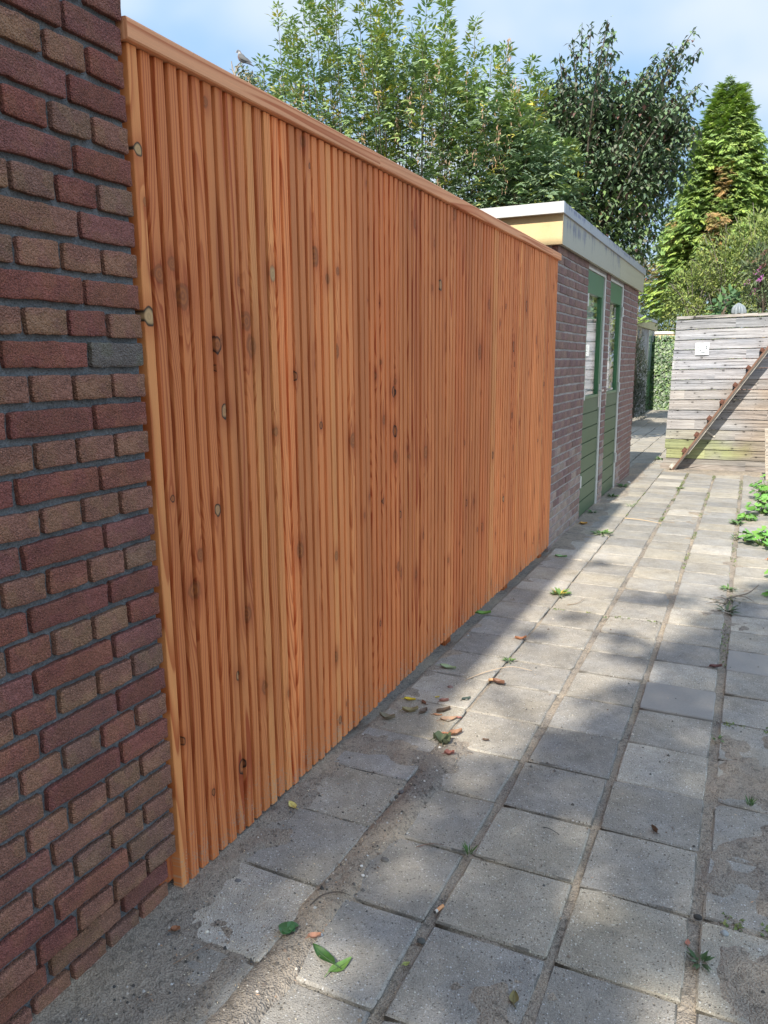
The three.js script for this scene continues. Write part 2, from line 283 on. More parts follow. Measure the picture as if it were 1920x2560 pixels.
{
  const S = structure('paved_path', 'alley path of grey concrete pavers with sandy joints'), r = rng(4242);
  for (let k = 0; k + 1 < rowZ.length; k++) cols.forEach(([x0, x1], c) => {
    const z1 = rowZ[k], z0 = rowZ[k + 1]; let m, y = 0.0 + (r() - 0.5) * 0.003;
    const q = r(); m = q < 0.12 ? paverMats.dark[0] : q < 0.22 ? paverMats.pale[1] : paverMats.grey[Math.floor(r() * 4)];
    if (c === 3 && k === 8) { m = paverMats.smooth[0]; y += 0.003; }
    if (c === 4 && k === 10) m = paverMats.smooth[0];
    if (c === 0 && (k === 2 || k === 7 || k === 13 || k === 17 || k === 16)) m = paverMats.pale[k === 2 ? 0 : 1];
    if (c === 0) y += 0.004;
    part('paver', paverGeo(x0, x1, z0 + 0.004 + r() * 0.004, z1 - 0.003 - r() * 0.004, r, y), m, S);
  });
  // the far stretch of the alley past the shed: pieces too small to tell apart singly
  const far = [];
  for (let z = -9.62; z > -21.3; z -= 0.268) for (let x = -2.42 + (z > -10.2 ? 0.55 : 0); x < -0.84; x += 0.272) far.push(paverGeo(x, x + 0.262, z - 0.26, z, r, (r() - 0.5) * 0.006, 0.045, 2));
  const f = part('paver_far', mergeGeometries(far), std([0.46, 0.45, 0.43], { map: concreteTex }), S); f.name = 'far_pavers'; f.userData.kind = 'stuff';
}

// ---------------------------------------------------------------- bricks
function brickGeo(D, Hh, L, seed, nz, ny, rough = 0.0016) {   // front towards +x, origin at the middle of the front face
  const line = (len, n, e) => [-len / 2, ...Array.from({ length: n + 1 }, (_, k) => -len / 2 + e + (len - 2 * e) * k / n), len / 2];
  const e = 0.0028, Y = line(Hh, ny, e), Z = line(L, nz, e), T = new Tri(), uv = [], idx = [];
  const at = (i, j) => {
    let y = Y[j], z = Z[i], x = 0; const ey = j === 0 || j === Y.length - 1, ez = i === 0 || i === Z.length - 1, ny1 = j <= 1 || j >= Y.length - 2, nz1 = i <= 1 || i >= Z.length - 2;
    const n = fbm(z * 55 + seed * 7.7, y * 55 + seed * 3.1, 3, 200 + seed) - 0.5, b = fbm(z * 50 + seed * 2.3, Math.sign(y) * 9 + seed, 3, 300 + seed) - 0.5, c = fbm(y * 60 + seed, Math.sign(z) * 9, 2, 400 + seed) - 0.5;
    x += n * rough * 1.9 - (ey || ez ? 0.0024 : 0);
    if (ny1) y += b * rough * 3.2; if (nz1) z += c * rough * 2.6;
    if (ey && ez) { y -= Math.sign(y) * 0.0022; z -= Math.sign(z) * 0.0022; }
    return [x, y, z];
  };
  const put = (x, y, z, u) => { uv.push((z + seed * 0.137 + (u || 0)) / 0.3, (y + seed * 0.071) / 0.3); return T.v(x, y, z); };
  for (let i = 0; i < Z.length; i++) { idx.push([]); for (let j = 0; j < Y.length; j++) idx[i].push(put(...at(i, j))); }
  for (let i = 0; i + 1 < Z.length; i++) for (let j = 0; j + 1 < Y.length; j++) T.f(idx[i][j], idx[i + 1][j + 1], idx[i + 1][j], idx[i][j], idx[i][j + 1], idx[i + 1][j + 1]);
  const rim = []; for (let i = 0; i < Z.length; i++) rim.push([i, 0]); for (let j = 1; j < Y.length; j++) rim.push([Z.length - 1, j]); for (let i = Z.length - 2; i >= 0; i--) rim.push([i, Y.length - 1]); for (let j = Y.length - 2; j > 0; j--) rim.push([0, j]);
  const f = rim.map(([i, j]) => put(...at(i, j))), k = rim.map(([i, j]) => { const p = at(i, j); const v = uv.length, q = put(-D, p[1], p[2]); if (j === 0) uv[v + 1] -= D / 0.3; else if (j === Y.length - 1) uv[v + 1] += D / 0.3; else uv[v] += (i === 0 ? -D : D) / 0.3; return q; });
  for (let q = 0; q < rim.length; q++) { const n = (q + 1) % rim.length; T.f(f[q], f[n], k[q], f[n], k[n], k[q]); }
  const g = T.geo(); g.setAttribute('uv', new THREE.Float32BufferAttribute(uv, 2)); return g;
}
// the house wall at the left: courses of stretchers and headers in turn
{
  const house = thing('brick_house', 'dark red brick house wall with recessed grey mortar, left foreground', 'house', [-1.17, 0, -1.283]);
  const X0 = -1.17, Z0 = -1.283, mortarM = std([0.215, 0.235, 0.25], { map: mortarTex, bumpMap: brickBump, bumpScale: 0.004 }), blockM = std([0.2, 0.115, 0.1], { map: brickTex });
  const L = (g) => g.translate(-X0, 0, -Z0);
  const body = mergeGeometries([box(-1.42, -1.1840, 0.126, 2.2, -1.2805, 6.5, 0.45), box(-1.42, -1.2070, -0.25, 0.103, -1.2665, 6.5, 0.45), box(-1.41, -1.245, 0.09, 0.14, -1.272, 6.49, 0.45)]);
  part('mortar', L(body), mortarM, house);
  part('wall', L(mergeGeometries([box(-1.42, -1.17, 2.2, 5.7, -1.28, 6.5), box(-6.5, -1.43, -0.2, 5.7, -1.28, -1.02), box(-6.5, -1.43, -0.2, 5.7, 6.2, 6.5), box(-6.5, -6.2, -0.2, 5.7, -1.0, 6.18)])), blockM, house);
  part('roof', L(box(-6.55, -1.15, 5.702, 5.82, -1.3, 6.55)), std([0.06, 0.06, 0.065]), house);
  const P = 0.0605, bh = 0.0470, gs = {}, D = 0.045;
  const geos = (len, n) => (gs[len] ??= Array.from({ length: 6 }, (_, k) => brickGeo(D, bh, len, k + Math.round(len * 1000), n, 4)));
  const red = [[0.385, 0.142, 0.105], [0.34, 0.125, 0.100], [0.41, 0.165, 0.118], [0.36, 0.15, 0.125]].map((c) => brickM(c)), brown = [[0.42, 0.225, 0.150], [0.40, 0.20, 0.138], [0.44, 0.215, 0.15], [0.37, 0.205, 0.15]].map((c) => brickM(c)), grey = brickM([0.23, 0.205, 0.18]);
  function brickM(c) { return std(c, { map: brickTex, bumpMap: brickBump, bumpScale: 0.0055, roughness: 0.95 }); }
  const r = rng(91);
  for (let k = -4; k <= 32; k++) {
    const y = 1.879 - P * k + bh / 2, header = k % 2 !== 0, low = k >= 30 ? -0.021 : 0; let z = Z0 - (k >= 30 ? -0.012 : (r() - 0.5) * 0.005), first = true, n = 0;
    while (z < -0.40) {
      const gap = 0.0115 + (r() - 0.5) * 0.003; let len = header ? 0.089 : first ? 0.141 : 0.188;
      const gg = geos(len, header ? 6 : 12), g = gg[Math.floor(r() * 6)];
      let m = header ? (r() < 0.16 ? red[Math.floor(r() * 4)] : brown[Math.floor(r() * 4)]) : (r() < 0.10 ? brown[Math.floor(r() * 4)] : red[Math.floor(r() * 4)]);
      if (k === 10 && first) m = grey;
      const b = part('brick', g, m, house);
      b.position.set((r() - 0.5) * 0.003 + low, y - (k >= 30 ? 0.006 + 0.004 * clamp((z - Z0) / 0.4) : 0) + (r() - 0.5) * 0.0025, z + len / 2 - Z0); b.rotation.x = (r() - 0.5) * 0.006;
      z += len + gap + (k === 30 && n === 1 ? 0.006 : 0); first = false; n++;
    }
  }
}

// unseen house added behind the camera to keep low light out of the fence grooves
{
  const H = thing('brick_house', 'unseen two storey brick house added behind the viewer to block low light', 'house', [4, 0, 14]), W = [];
  const L = (g) => g.translate(-4, 0, -14);
  part('wall', L(box(-1.1, 12, -0.2, 6, 14, 21)), std([0.3, 0.17, 0.14], { map: brickTex }), H);
  const rf = new THREE.CylinderGeometry(0.01, 4.2, 2.6, 4, 1); rf.rotateY(Math.PI / 4); rf.scale(2.3, 1, 1.25); rf.translate(5.4, 7.31, 17.5); part('roof', L(flatUV(rf)), std([0.16, 0.09, 0.07]), H);
  for (const [x, y] of [[1, 1], [4.5, 1], [8, 1], [1, 3.8], [4.5, 3.8], [8, 3.8]]) { const w = new THREE.Group(); w.name = 'window'; H.add(w); part('frame', L(box(x, x + 1.6, y, y + 1.3, 13.94, 13.995)), whiteFrame(), w); part('pane', L(box(x + 0.08, x + 1.52, y + 0.08, y + 1.22, 13.92, 13.937)), std([0.05, 0.06, 0.07], { roughness: 0.05 }), w); }
  function whiteFrame() { return std([0.7, 0.7, 0.68]); }
}

// ---------------------------------------------------------------- the larch fence
{
  const F = thing('timber_fence', 'new orange larch fence of narrow vertical slats with a capping rail', 'fence', [-1.175, 0, -3.2]);
  const L = (g) => g.translate(1.175, 0, 3.2), tints = [[1, 1, 1], [1.08, 1.06, 1.05], [0.92, 0.87, 0.84], [1.04, 1.18, 1.2], [0.98, 0.86, 0.8]];
  const mats = larch.map((t) => tints.map((c) => std(c, { map: t, roughness: 0.72 })));
  const pitch = 0.0401, zs = -1.2985, N = 95, r = rng(17);
  let board = -1, tint = 0, left = 0;
  for (let k = 0; k < N; k++) {
    const z1 = zs - pitch * k, w = 0.0274, z0 = z1 - w, sheet = Math.floor(k / 9) % 11;
    if (k % 3 === 0) { tint = [0, 0, 1, 1, 2, 2, 4, 0][Math.floor(r() * 8)]; }
    const own = [0, 10, 12, 20, 61, 62, 73, 87].includes(k) ? 3 : tint, yb = 0.010 + r() * 0.007 + 0.022 * step(12, 45, k), yt = 1.909, xf = -1.175 + (r() - 0.5) * 0.0032, dp = 0.024, ch = 0.0016;
    // profile: chamfered front corners, flanks leaning out to the root
    const prof = [[xf - dp, z1 + 0.0022], [xf - ch, z1], [xf, z1 - ch], [xf, z0 + ch], [xf - ch, z0], [xf - dp, z0 - 0.0022]], T = new Tri(), uv = [];
    const U = (z) => (k % 9 + 1 - (z - z0) / pitch * 0.999) / 9, put = (x, y, z) => { const zt = x < xf - dp * 0.9 ? z + (z > (z0 + z1) / 2 ? 0.0055 : -0.0055) : z; uv.push(clamp((k % 9 + (z1 - zt) / pitch) / 9, 0.001, 0.999), clamp(y / 1.95, 0.001, 0.999)); return T.v(x, y, z); };
    for (let e = 0; e < 5; e++) { const [xa, za] = prof[e], [xb, zb] = prof[e + 1], a = put(xa, yb, za), b = put(xb, yb, zb), c = put(xb, yt, zb), d = put(xa, yt, za); T.f(a, c, b, a, d, c); }
    { const q = prof.map(([x, z]) => put(x, yb, z)); for (let e = 1; e < 5; e++) T.f(q[0], q[e], q[e + 1]); }
    const g = T.geo(); g.setAttribute('uv', new THREE.Float32BufferAttribute(uv, 2));
    const s = part('slat', L(g), mats[sheet][own], F);
  }
  const zEnd = zs - pitch * N + 0.006;
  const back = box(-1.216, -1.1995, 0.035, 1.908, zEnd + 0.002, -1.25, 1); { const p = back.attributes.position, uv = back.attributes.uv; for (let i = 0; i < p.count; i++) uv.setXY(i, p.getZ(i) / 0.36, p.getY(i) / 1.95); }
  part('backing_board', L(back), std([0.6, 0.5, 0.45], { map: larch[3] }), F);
  const capWood = std([0.95, 0.92, 1.3], { map: larchTex(40, 0.75), roughness: 0.75 });
  // capping rail with eased edges, grain along its length
  const sh = new THREE.Shape(); const cx0 = -1.262, cx1 = -1.159, cy0 = 1.9105, cy1 = 1.950, e = 0.003;
  sh.moveTo(cx0, cy0); sh.lineTo(cx1 - e, cy0); sh.lineTo(cx1, cy0 + e); sh.lineTo(cx1, cy1 - e); sh.lineTo(cx1 - e, cy1 + 0.001); sh.lineTo(cx0, cy1 + 0.008); sh.closePath();
  for (const [za, zb, up] of [[-1.287, -4.71, 0], [-4.7125, zEnd - 0.012, -0.0012]]) {
    const cap = new THREE.ExtrudeGeometry(sh, { depth: za - zb, steps: 24, bevelEnabled: false }); cap.translate(0, up, zb); { const p = cap.attributes.position; for (let i = 0; i < p.count; i++) { const z = p.getZ(i); p.setY(i, p.getY(i) + (vn(z * 1.4, 2, 55) - 0.5) * 0.004); p.setX(i, p.getX(i) + (vn(z * 1.1, 5, 56) - 0.5) * 0.004); } } cap.computeVertexNormals();
    const p = cap.attributes.position, n = cap.attributes.normal, uv = cap.attributes.uv; for (let i = 0; i < p.count; i++) { const e2 = Math.abs(n.getZ(i)) > 0.5; uv.setXY(i, e2 ? p.getX(i) / 0.36 : (p.getY(i) - p.getX(i)) / 0.36 * 0.9, e2 ? p.getY(i) / 1.95 : p.getZ(i) / 1.95 * 0.8); }
    part('capping_rail', L(cap), capWood, F);
  }
  const p0 = thingPart(); function thingPart() { return mergeGeometries([-1.35, -2.3, -3.25, -4.2, -5.02].map((z) => box(-1.30, -1.214, -0.2, 1.89, z - 0.035, z + 0.035))); }
  part('post', L(p0), std([0.9, 0.8, 0.75], { map: larch[5] }), F);
}

// ---------------------------------------------------------------- the brick shed with two green doors
const cream = std([0.64, 0.49, 0.265], { map: fineTex, roughness: 0.5 }), creamShadedDirty = std([0.37, 0.355, 0.285], { map: streakTex, roughness: 0.45 });  // side is the same cream darkened for shade, plus real dirt runs
const capSunlitM = std([0.62, 0.64, 0.66], { map: fineTex, roughness: 0.4, metalness: 0.25 }), capSideM = std([0.36, 0.37, 0.39], { map: streakTex, roughness: 0.45, metalness: 0.2 });  // one grey trim: front coloured lighter as sunlit, side darker as shaded, with dirt runs
const greenM = std([0.052, 0.155, 0.066], { map: fineTex, roughness: 0.36 }), greenLow = std([0.070, 0.125, 0.064], { map: fineTex, roughness: 0.5 }), whiteM = std([0.66, 0.66, 0.63], { map: fineTex, roughness: 0.55 });
const glassM = new THREE.MeshPhysicalMaterial({ color: 0xffffff, transmission: 1, thickness: 0, roughness: 0.015, ior: 1.52 });
const shedBrickM = [[0.33, 0.20, 0.185], [0.36, 0.22, 0.20], [0.30, 0.185, 0.18], [0.37, 0.24, 0.215]].map((c) => std(c, { map: brickTex, bumpMap: brickBump, bumpScale: 0.004 }));
const paleBrickM = [[0.46, 0.36, 0.325], [0.5, 0.385, 0.35]].map((c) => std(c, { map: brickTex, bumpMap: brickBump, bumpScale: 0.004 }));
const shedMortarM = std([0.50, 0.47, 0.45], { map: mortarTex });
{
  const X = -1.186, S = thing('brick_shed', 'flat roofed brick shed with two green doors beyond the larch fence', 'shed', [-1.186, 0, -7.1]);
  const L = (g) => g.translate(1.186, 0, 7.1), zA = -5.135, zB = -9.0;
  const doors = [[-6.175, -6.99], [-7.205, -7.985]];
  // walls: mortar bed with bricks set in it, openings for the doors
  const bodies = [box(-1.4, X - 0.006, -0.2, 2.06, doors[0][0] + 0.0, zA - 0.004), box(-1.4, X - 0.006, -0.2, 2.06, doors[1][0], doors[0][1]), box(-1.4, X - 0.006, -0.2, 2.06, zB + 0.004, doors[1][1]),
    box(-1.4, X - 0.012, 1.985, 2.06, doors[0][1] + 0.001, doors[0][0] - 0.001), box(-1.4, X - 0.012, 1.985, 2.06, doors[1][1] + 0.001, doors[1][0] - 0.001),
    box(-4.4, -1.401, -0.2, 2.06, zA - 0.26, zA - 0.004), box(-4.4, -1.401, -0.2, 2.06, zB + 0.004, zB + 0.26), box(-4.4, -4.15, -0.2, 2.06, zB + 0.261, zA - 0.261)];
  part('wall', L(mergeGeometries(bodies)), shedMortarM, S);
  const P = 0.0603, bh = 0.0478, r = rng(333), list = [];
  for (let k = 0; k < 35; k++) {
    const y = 0.002 + P * k + bh / 2 - 0.03; if (y > 2.05) break;
    const runs = [[zA, doors[0][0] + 0.006], [doors[0][1] - 0.006, doors[1][0] + 0.006], [doors[1][1] - 0.006, zB]];
    for (const [a, b] of runs) {
      let z = a, first = true;
      while (z > b + 0.02) {
        let len = a - b < 0.3 ? (k % 2 ? 0.099 : a - b) : (first && k % 2 ? 0.094 : 0.192); len = Math.min(len, z - b); if (z - len - b < 0.03) len = z - b;
        list.push([y, z - len / 2, len - 0.0045, r()]); z -= len; first = false;
      }
    }
  }
  list.sort((p, q) => q[1] - p[1]);
  const rest = [], cache = {};
  list.forEach(([y, z, len, q], k) => {
    const key = Math.round(len * 100), gs = (cache[key] ??= [0, 1, 2].map((s) => brickGeo(0.04, bh, key / 100 - 0.0005, s + key, 5, 2, 0.0018)));
    const low = clamp(1 - y / 0.9), m = q * 0.8 + 0.1 < low * 0.9 ? paleBrickM[q > 0.3 ? 1 : 0] : shedBrickM[Math.floor(q * 3.999)], g = gs[Math.floor(q * 97) % 3];
    const dx = (hash(k, 5) - 0.5) * 0.004, dy = (hash(k, 6) - 0.5) * 0.003;
    if (k < 300) { const b = part('brick', g, m, S); b.position.set(dx, y + dy, z + 7.1); } else { const c = g.clone(); c.translate(dx, y + dy, z + 7.1); rest.push(c); }
  });
  const rb = part('far_bricks', mergeGeometries(rest), shedBrickM[1], S); rb.userData.kind = 'stuff';
  // fascia, cap and roof
  const fx = -1.155, cx = -1.141;
  part('end_fascia', L(box(-4.45, fx, 2.008, 2.212, -5.12, -5.096)), cream, S);
  const fr = (a, b) => { const g = box(fx - 0.022, fx, 2.0075, 2.2, b, a); const p = g.attributes.position, uv = g.attributes.uv, n = g.attributes.normal; for (let i = 0; i < p.count; i++) uv.setXY(i, (p.getZ(i) + 5.1) / -2.6, (p.getY(i) - 2.0) / 0.21); return L(g); };
  part('side_fascia', fr(-5.1215, -7.46), creamShadedDirty, S); part('side_fascia', fr(-7.464, -9.12), std([0.43, 0.40, 0.285], { map: fineTex, roughness: 0.45 }), S);  // both side boards darker than the end: shade put into their colour
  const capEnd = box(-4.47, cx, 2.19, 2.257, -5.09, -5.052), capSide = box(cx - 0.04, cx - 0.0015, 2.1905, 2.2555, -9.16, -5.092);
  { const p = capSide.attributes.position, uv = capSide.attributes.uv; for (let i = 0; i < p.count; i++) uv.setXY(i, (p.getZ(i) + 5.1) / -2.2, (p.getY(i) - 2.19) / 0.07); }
  const cp = part('roof_cap', L(capEnd), capSunlitM, S); cp.userData.label = 'grey front cap with sunlight in its colour'; part('roof_cap', L(capSide), capSideM, S);
  part('roof', L(mergeGeometries([box(-4.44, cx - 0.041, 2.214, 2.24, -9.15, -5.091), box(-4.3, fx - 0.023, 2.06, 2.2135, -9.11, -5.122)])), std([0.09, 0.09, 0.095]), S);
  // dark strip of soffit under the fascia
  doors.forEach(([za, zb], di) => {
    const d = new THREE.Group(); d.name = 'door'; d.userData.label = di ? 'farther green door with hinges on its far side' : 'nearer green door with hinges beside the fence'; S.add(d);
    const A = (name, g, m) => part(name, L(g), m, d), fw = 0.038, px = X - 0.012, a = za - (di ? 0.012 : 0.012), b = zb + fw;
    // white frame: jambs and head
    A('door_frame', mergeGeometries([box(px - 0.06, px + 0.004, 0.0, 1.972, zb, zb + fw - 0.002), box(px - 0.06, px + 0.001, 0.0, 1.972, za - 0.010, za), box(px - 0.06, px + 0.002, 1.9725, 1.99, zb, za)]), whiteM);
    const st = 0.085, gy0 = 0.975, gy1 = 1.80, px2 = px - 0.006;
    A('upper_frame', mergeGeometries([box(px2 - 0.035, px2, gy0, 1.968, b + 0.003, b + st), box(px2 - 0.035, px2, gy0, 1.968, a - st, a - 0.001), box(px2 - 0.035, px2, gy1, 1.968, b + st + 0.0005, a - st - 0.0005)]), greenM);
    A('glazing_bead', mergeGeometries([box(px2 - 0.030, px2 - 0.006, gy0 + 0.02, gy1, b + st + 0.0003, b + st + 0.014), box(px2 - 0.030, px2 + 0.006, gy0 + 0.0, gy0 + 0.022, b + st + 0.0003, a - st - 0.0003)]), greenM);
    A('pane', box(px2 - 0.0225, px2 - 0.0185, gy0 + 0.015, gy1 + 0.003, b + st - 0.002, a - st + 0.002), glassM);
    A('pane_backing', box(px2 - 0.07, px2 - 0.06, 0.90, 1.96, b + 0.01, a - 0.01), std([0.42, 0.44, 0.43]));  // pale panel added behind the glass, stands in for its bright reflection
    A('lower_frame', mergeGeometries([box(px2 - 0.035, px2, 0.02, gy0 - 0.001, b + 0.003, b + 0.05), box(px2 - 0.035, px2, 0.02, gy0 - 0.001, a - 0.05, a - 0.001), box(px2 - 0.035, px2 - 0.012, 0.02, gy0 - 0.002, b + 0.051, a - 0.051)]), greenLow);
    const n = 8, y0 = 0.02, hh = (gy0 - 0.001 - y0) / n;
    for (let k = 0; k < n; k++) A('board', box(px2 - 0.0115, px2 - 0.0005, y0 + hh * k + (k ? 0.0065 : 0), y0 + hh * (k + 1) - 0.002, b + 0.0503, a - 0.0503), greenLow);
    const hz = di ? a - 0.05 : b + 0.045, dir = di ? -1 : 1;
    A('handle', mergeGeometries([box(px2, px2 + 0.006, 0.88, 1.08, hz - 0.016, hz + 0.016), box(px2 + 0.006, px2 + 0.045, 1.018, 1.032, hz - 0.008, hz + 0.008), box(px2 + 0.033, px2 + 0.046, 1.0185, 1.0335, Math.min(hz, hz + dir * 0.11), Math.max(hz, hz + dir * 0.11))]), std([0.62, 0.62, 0.6], { metalness: 0.6, roughness: 0.35 }));
    for (const hy of [0.32, 1.02, 1.74]) { const z = di ? b - 0.004 : a + 0.001, g = new THREE.CylinderGeometry(0.009, 0.009, 0.095, 8); g.translate(px + 0.009, hy, z); A('hinge', flatUV(g), whiteM); }
  });
}

// ---------------------------------------------------------------- the second and third sheds, far down the alley
{
  const X = -2.43, S = thing('brick_shed', 'distant brick shed with cream fascia seen past the corner of the nearer shed', 'shed', [-2.43, 0, -19]);
  const L = (g) => g.translate(2.43, 0, 19);
  part('wall', L(box(-6, X, -0.2, 2.06, -21.9, -16.4)), shedMortarM, S);
  const bs = [], r = rng(8); for (let k = 0; k < 34; k++) for (let z = -16.4 - (k % 2) * 0.1; z > -20.3; z -= 0.2) bs.push(box(X - 0.01, X + 0.008 + r() * 0.003, k * 0.0605 + 0.006, k * 0.0605 + 0.054, z - 0.19, z, 0.3));
  tag(part('bricks', mergeGeometries(bs), shedBrickM[1], S), null, null, null, 'stuff');
  part('fascia', L(box(X - 0.02, X + 0.05, 2.03, 2.22, -22.0, -16.3)), std([0.55, 0.48, 0.27], { map: fineTex }), S);
  part('roof_cap', L(box(-6.1, X + 0.065, 2.222, 2.29, -22.05, -16.28)), capSideM, S);
  const d = new THREE.Group(); d.name = 'door'; S.add(d);
  part('door_frame', L(mergeGeometries([box(X, X + 0.03, 0, 2.02, -21.45, -21.38), box(X, X + 0.03, 0, 2.02, -20.5, -20.43)])), whiteM, d);
  part('door_leaf', L(box(X, X + 0.016, 0.01, 2.02, -21.37, -20.51)), greenM, d);
  part('pane', L(box(X + 0.0165, X + 0.02, 1.0, 1.85, -21.25, -20.63)), std([0.25, 0.32, 0.3], { roughness: 0.1 }), d);
  const T = thing('garden_shed', 'farthest shed showing only a white cap and cream fascia above the ivy', 'shed', [-2.4, 0, -30]);
  const M = (g) => g.translate(2.4, 0, 30);
  part('fascia', M(box(-3.7, 1.2, 1.98, 2.2, -29.98, -29.94)), cream, T); part('roof_cap', M(box(-3.75, 1.25, 2.201, 2.29, -33, -29.9)), whiteM, T); part('wall', M(box(-3.6, 1.1, -0.2, 2.2, -32.9, -29.99)), shedBrickM[1], T);
}

// ---------------------------------------------------------------- the weathered plank wall across the alley
const PZ = -9.73;
{
  const W = thing('plank_wall', 'grey weathered wall of horizontal planks across the end of the alley', 'wall', [0, 0, PZ]), r = rng(60);
  const edges = [0.065, 0.130, 0.243, 0.360, 0.475, 0.594, 0.70, 0.82, 0.932, 1.05, 1.169, 1.278, 1.392, 1.505, 1.622, 1.735];
  const ends = [-0.90, -0.868, -0.888, -0.886, -0.882, -0.879, -0.870, -0.866, -0.865, -0.863, -0.862, -0.856, -0.852, -0.849, -0.846];
  const cols2 = [[0.34, 0.32, 0.29], [0.42, 0.41, 0.37], [0.43, 0.42, 0.38], [0.46, 0.44, 0.42], [0.47, 0.46, 0.45], [0.48, 0.47, 0.47], [0.48, 0.46, 0.44], [0.48, 0.46, 0.44], [0.51, 0.51, 0.52], [0.50, 0.50, 0.52], [0.52, 0.53, 0.56], [0.51, 0.52, 0.55], [0.49, 0.50, 0.53], [0.51, 0.52, 0.54], [0.41, 0.42, 0.43]];
  const mk = (c) => std([c[0] * 0.76, c[1] * 0.79, c[2] * 0.86], { map: greyWood, bumpMap: greyWood, bumpScale: 0.004, roughness: 0.9 }), over = {};
  for (let k = 0; k < 15; k++) {
    const y0 = edges[k], y1 = edges[k + 1], x0 = ends[k], x1 = 1.6, g = new THREE.BoxGeometry(x1 - x0, 1, 0.02, 60, 2, 1), p = g.attributes.position, col = new Float32Array(p.count * 3);
    for (let i = 0; i < p.count; i++) {
      const x = p.getX(i) + (x0 + x1) / 2, ty = p.getY(i) + 0.5, lift = (x + 0.86) * 0.016 * clamp((y0 - 0.2) / 0.6, 0.2, 1), w = (vn(x * 5 + k * 3, 1, 70 + k) - 0.5) * 0.005;
      const front = p.getZ(i) > 0, y = mix(y0 + 0.0015, y1 - 0.0025, ty); p.setXYZ(i, x, y + lift + w, front ? mix(0.007, -0.004, ty) : -0.028);
      const al = clamp((k === 1 || k === 2 ? 1 : k === 3 ? 0.25 : 0) * step(0.15, -0.45, x + (fbm(x * 5, y * 9, 3, 75) - 0.5) * 0.9)), br = clamp((k > 0 && k < 9 ? 0.8 : 0.1) * step(-0.35, 0.2, x + (fbm(x * 4, y * 6, 3, 76) - 0.5) * 0.6)), C = [[1, 1, 1], [0.95, 1.06, 0.58], [0.82, 0.69, 0.56]];
      for (let q = 0; q < 3; q++) col[i * 3 + q] = mix(1, C[1][q], al) * mix(1, C[2][q], br);
    }
    g.setAttribute('color', new THREE.BufferAttribute(col, 3));
    g.computeVertexNormals(); flatUV(g, 1); const uv = g.attributes.uv; for (let i = 0; i < uv.count; i++) uv.setXY(i, uv.getX(i) / 1.2 + k * 0.37, (p.getY(i) - y0) / 0.36 + (k % 3) / 3);
    const m = mk(cols2[k]); m.vertexColors = true; const b = part('plank', g, m, W); if (k === 1 || k === 2) b.userData.label = 'plank green with algae at its left end';
  }
  part('bottom_board', box(-0.925, 1.6, -0.1, 0.066, -0.03, 0.012, 1.2), mk([0.40, 0.36, 0.32]), W);
  const cap = box(-0.845, 1.6, 1.7395, 1.77, -0.06, 0.012, 1.2); { const p = cap.attributes.position; for (let i = 0; i < p.count; i++) p.setY(i, p.getY(i) + (p.getX(i) + 0.86) * 0.016); }
  part('top_rail', cap, mk([0.55, 0.52, 0.48]), W);
  part('corner_board', box(-0.83, -0.79, 0.0, 1.70, -0.075, -0.0285, 1.2), mk([0.5, 0.47, 0.43]), W);
  const nails = []; for (let k = 1; k < 15; k++) for (const [dx, dy] of [[0.045, 0.03], [0.05, 0.085], [0.92, 0.03], [0.925, 0.085]]) { const g = new THREE.CylinderGeometry(0.0035, 0.0035, 0.006, 6); g.rotateX(Math.PI / 2); g.translate(ends[k] + dx, edges[k] + dy, 0.004); nails.push(g); }
  tag(part('nails', mergeGeometries(nails), std([0.07, 0.06, 0.055]), W), null, null, null, 'stuff');

  // the handwritten note
  const c = document.createElement('canvas'); c.width = 256; c.height = 256; const q = c.getContext('2d');
  q.fillStyle = '#eef3f4'; q.fillRect(0, 0, 256, 256); q.strokeStyle = '#0c2038'; q.lineCap = 'round'; q.lineWidth = 8;
  const stroke = (...pts) => { q.beginPath(); pts.forEach(([x, y], i) => i ? q.lineTo(x, y) : q.moveTo(x, y)); q.stroke(); };
  q.fillStyle = '#0c2038'; q.font = 'italic 34px sans-serif';
  stroke([34, 46], [36, 52]); stroke([58, 50], [66, 54]); stroke([78, 48], [92, 44]); stroke([108, 42], [122, 46], [112, 54]);
  stroke([34, 90], [40, 98], [48, 88]); stroke([58, 98], [62, 86], [72, 96]); stroke([86, 92], [98, 90]); q.lineWidth = 10; stroke([104, 92], [130, 91], [176, 94]); q.lineWidth = 10;
  stroke([194, 74], [224, 70]); stroke([208, 74], [208, 122]); stroke([194, 126], [222, 120]);
  stroke([30, 160], [44, 150], [62, 148], [96, 150], [104, 164], [84, 172], [50, 190]); q.lineWidth = 8;
  for (const [x, w] of [[118, 16], [146, 14], [172, 12]]) { q.beginPath(); q.ellipse(x, 194, w * 0.7, 10, 0, 0, 7); q.stroke(); } stroke([198, 178], [206, 188]); stroke([198, 214], [208, 222]);
  q.fillStyle = '#8a8f90'; for (let k = 0; k < 14; k++) { q.fillRect(10 + k * 18, 250, 9, 4); q.fillRect(14 + k * 17, 2, 6, 3); }
  const t = new THREE.CanvasTexture(c); t.colorSpace = THREE.SRGBColorSpace;
  const g = new THREE.PlaneGeometry(0.147, 0.138, 8, 8), p = g.attributes.position; for (let i = 0; i < p.count; i++) p.setZ(i, 0.002 * Math.sin(p.getX(i) * 40 + 1) + 0.004 * p.getY(i) * 8 * 0.1);
  const n = part('paper_note', g, std([0.74, 0.75, 0.77], { map: t, side: THREE.DoubleSide }), scene); n.position.set(-0.548, 1.40, PZ + 0.018);
  tag(n, 'white handwritten note pinned to the weathered plank wall', 'note');
}
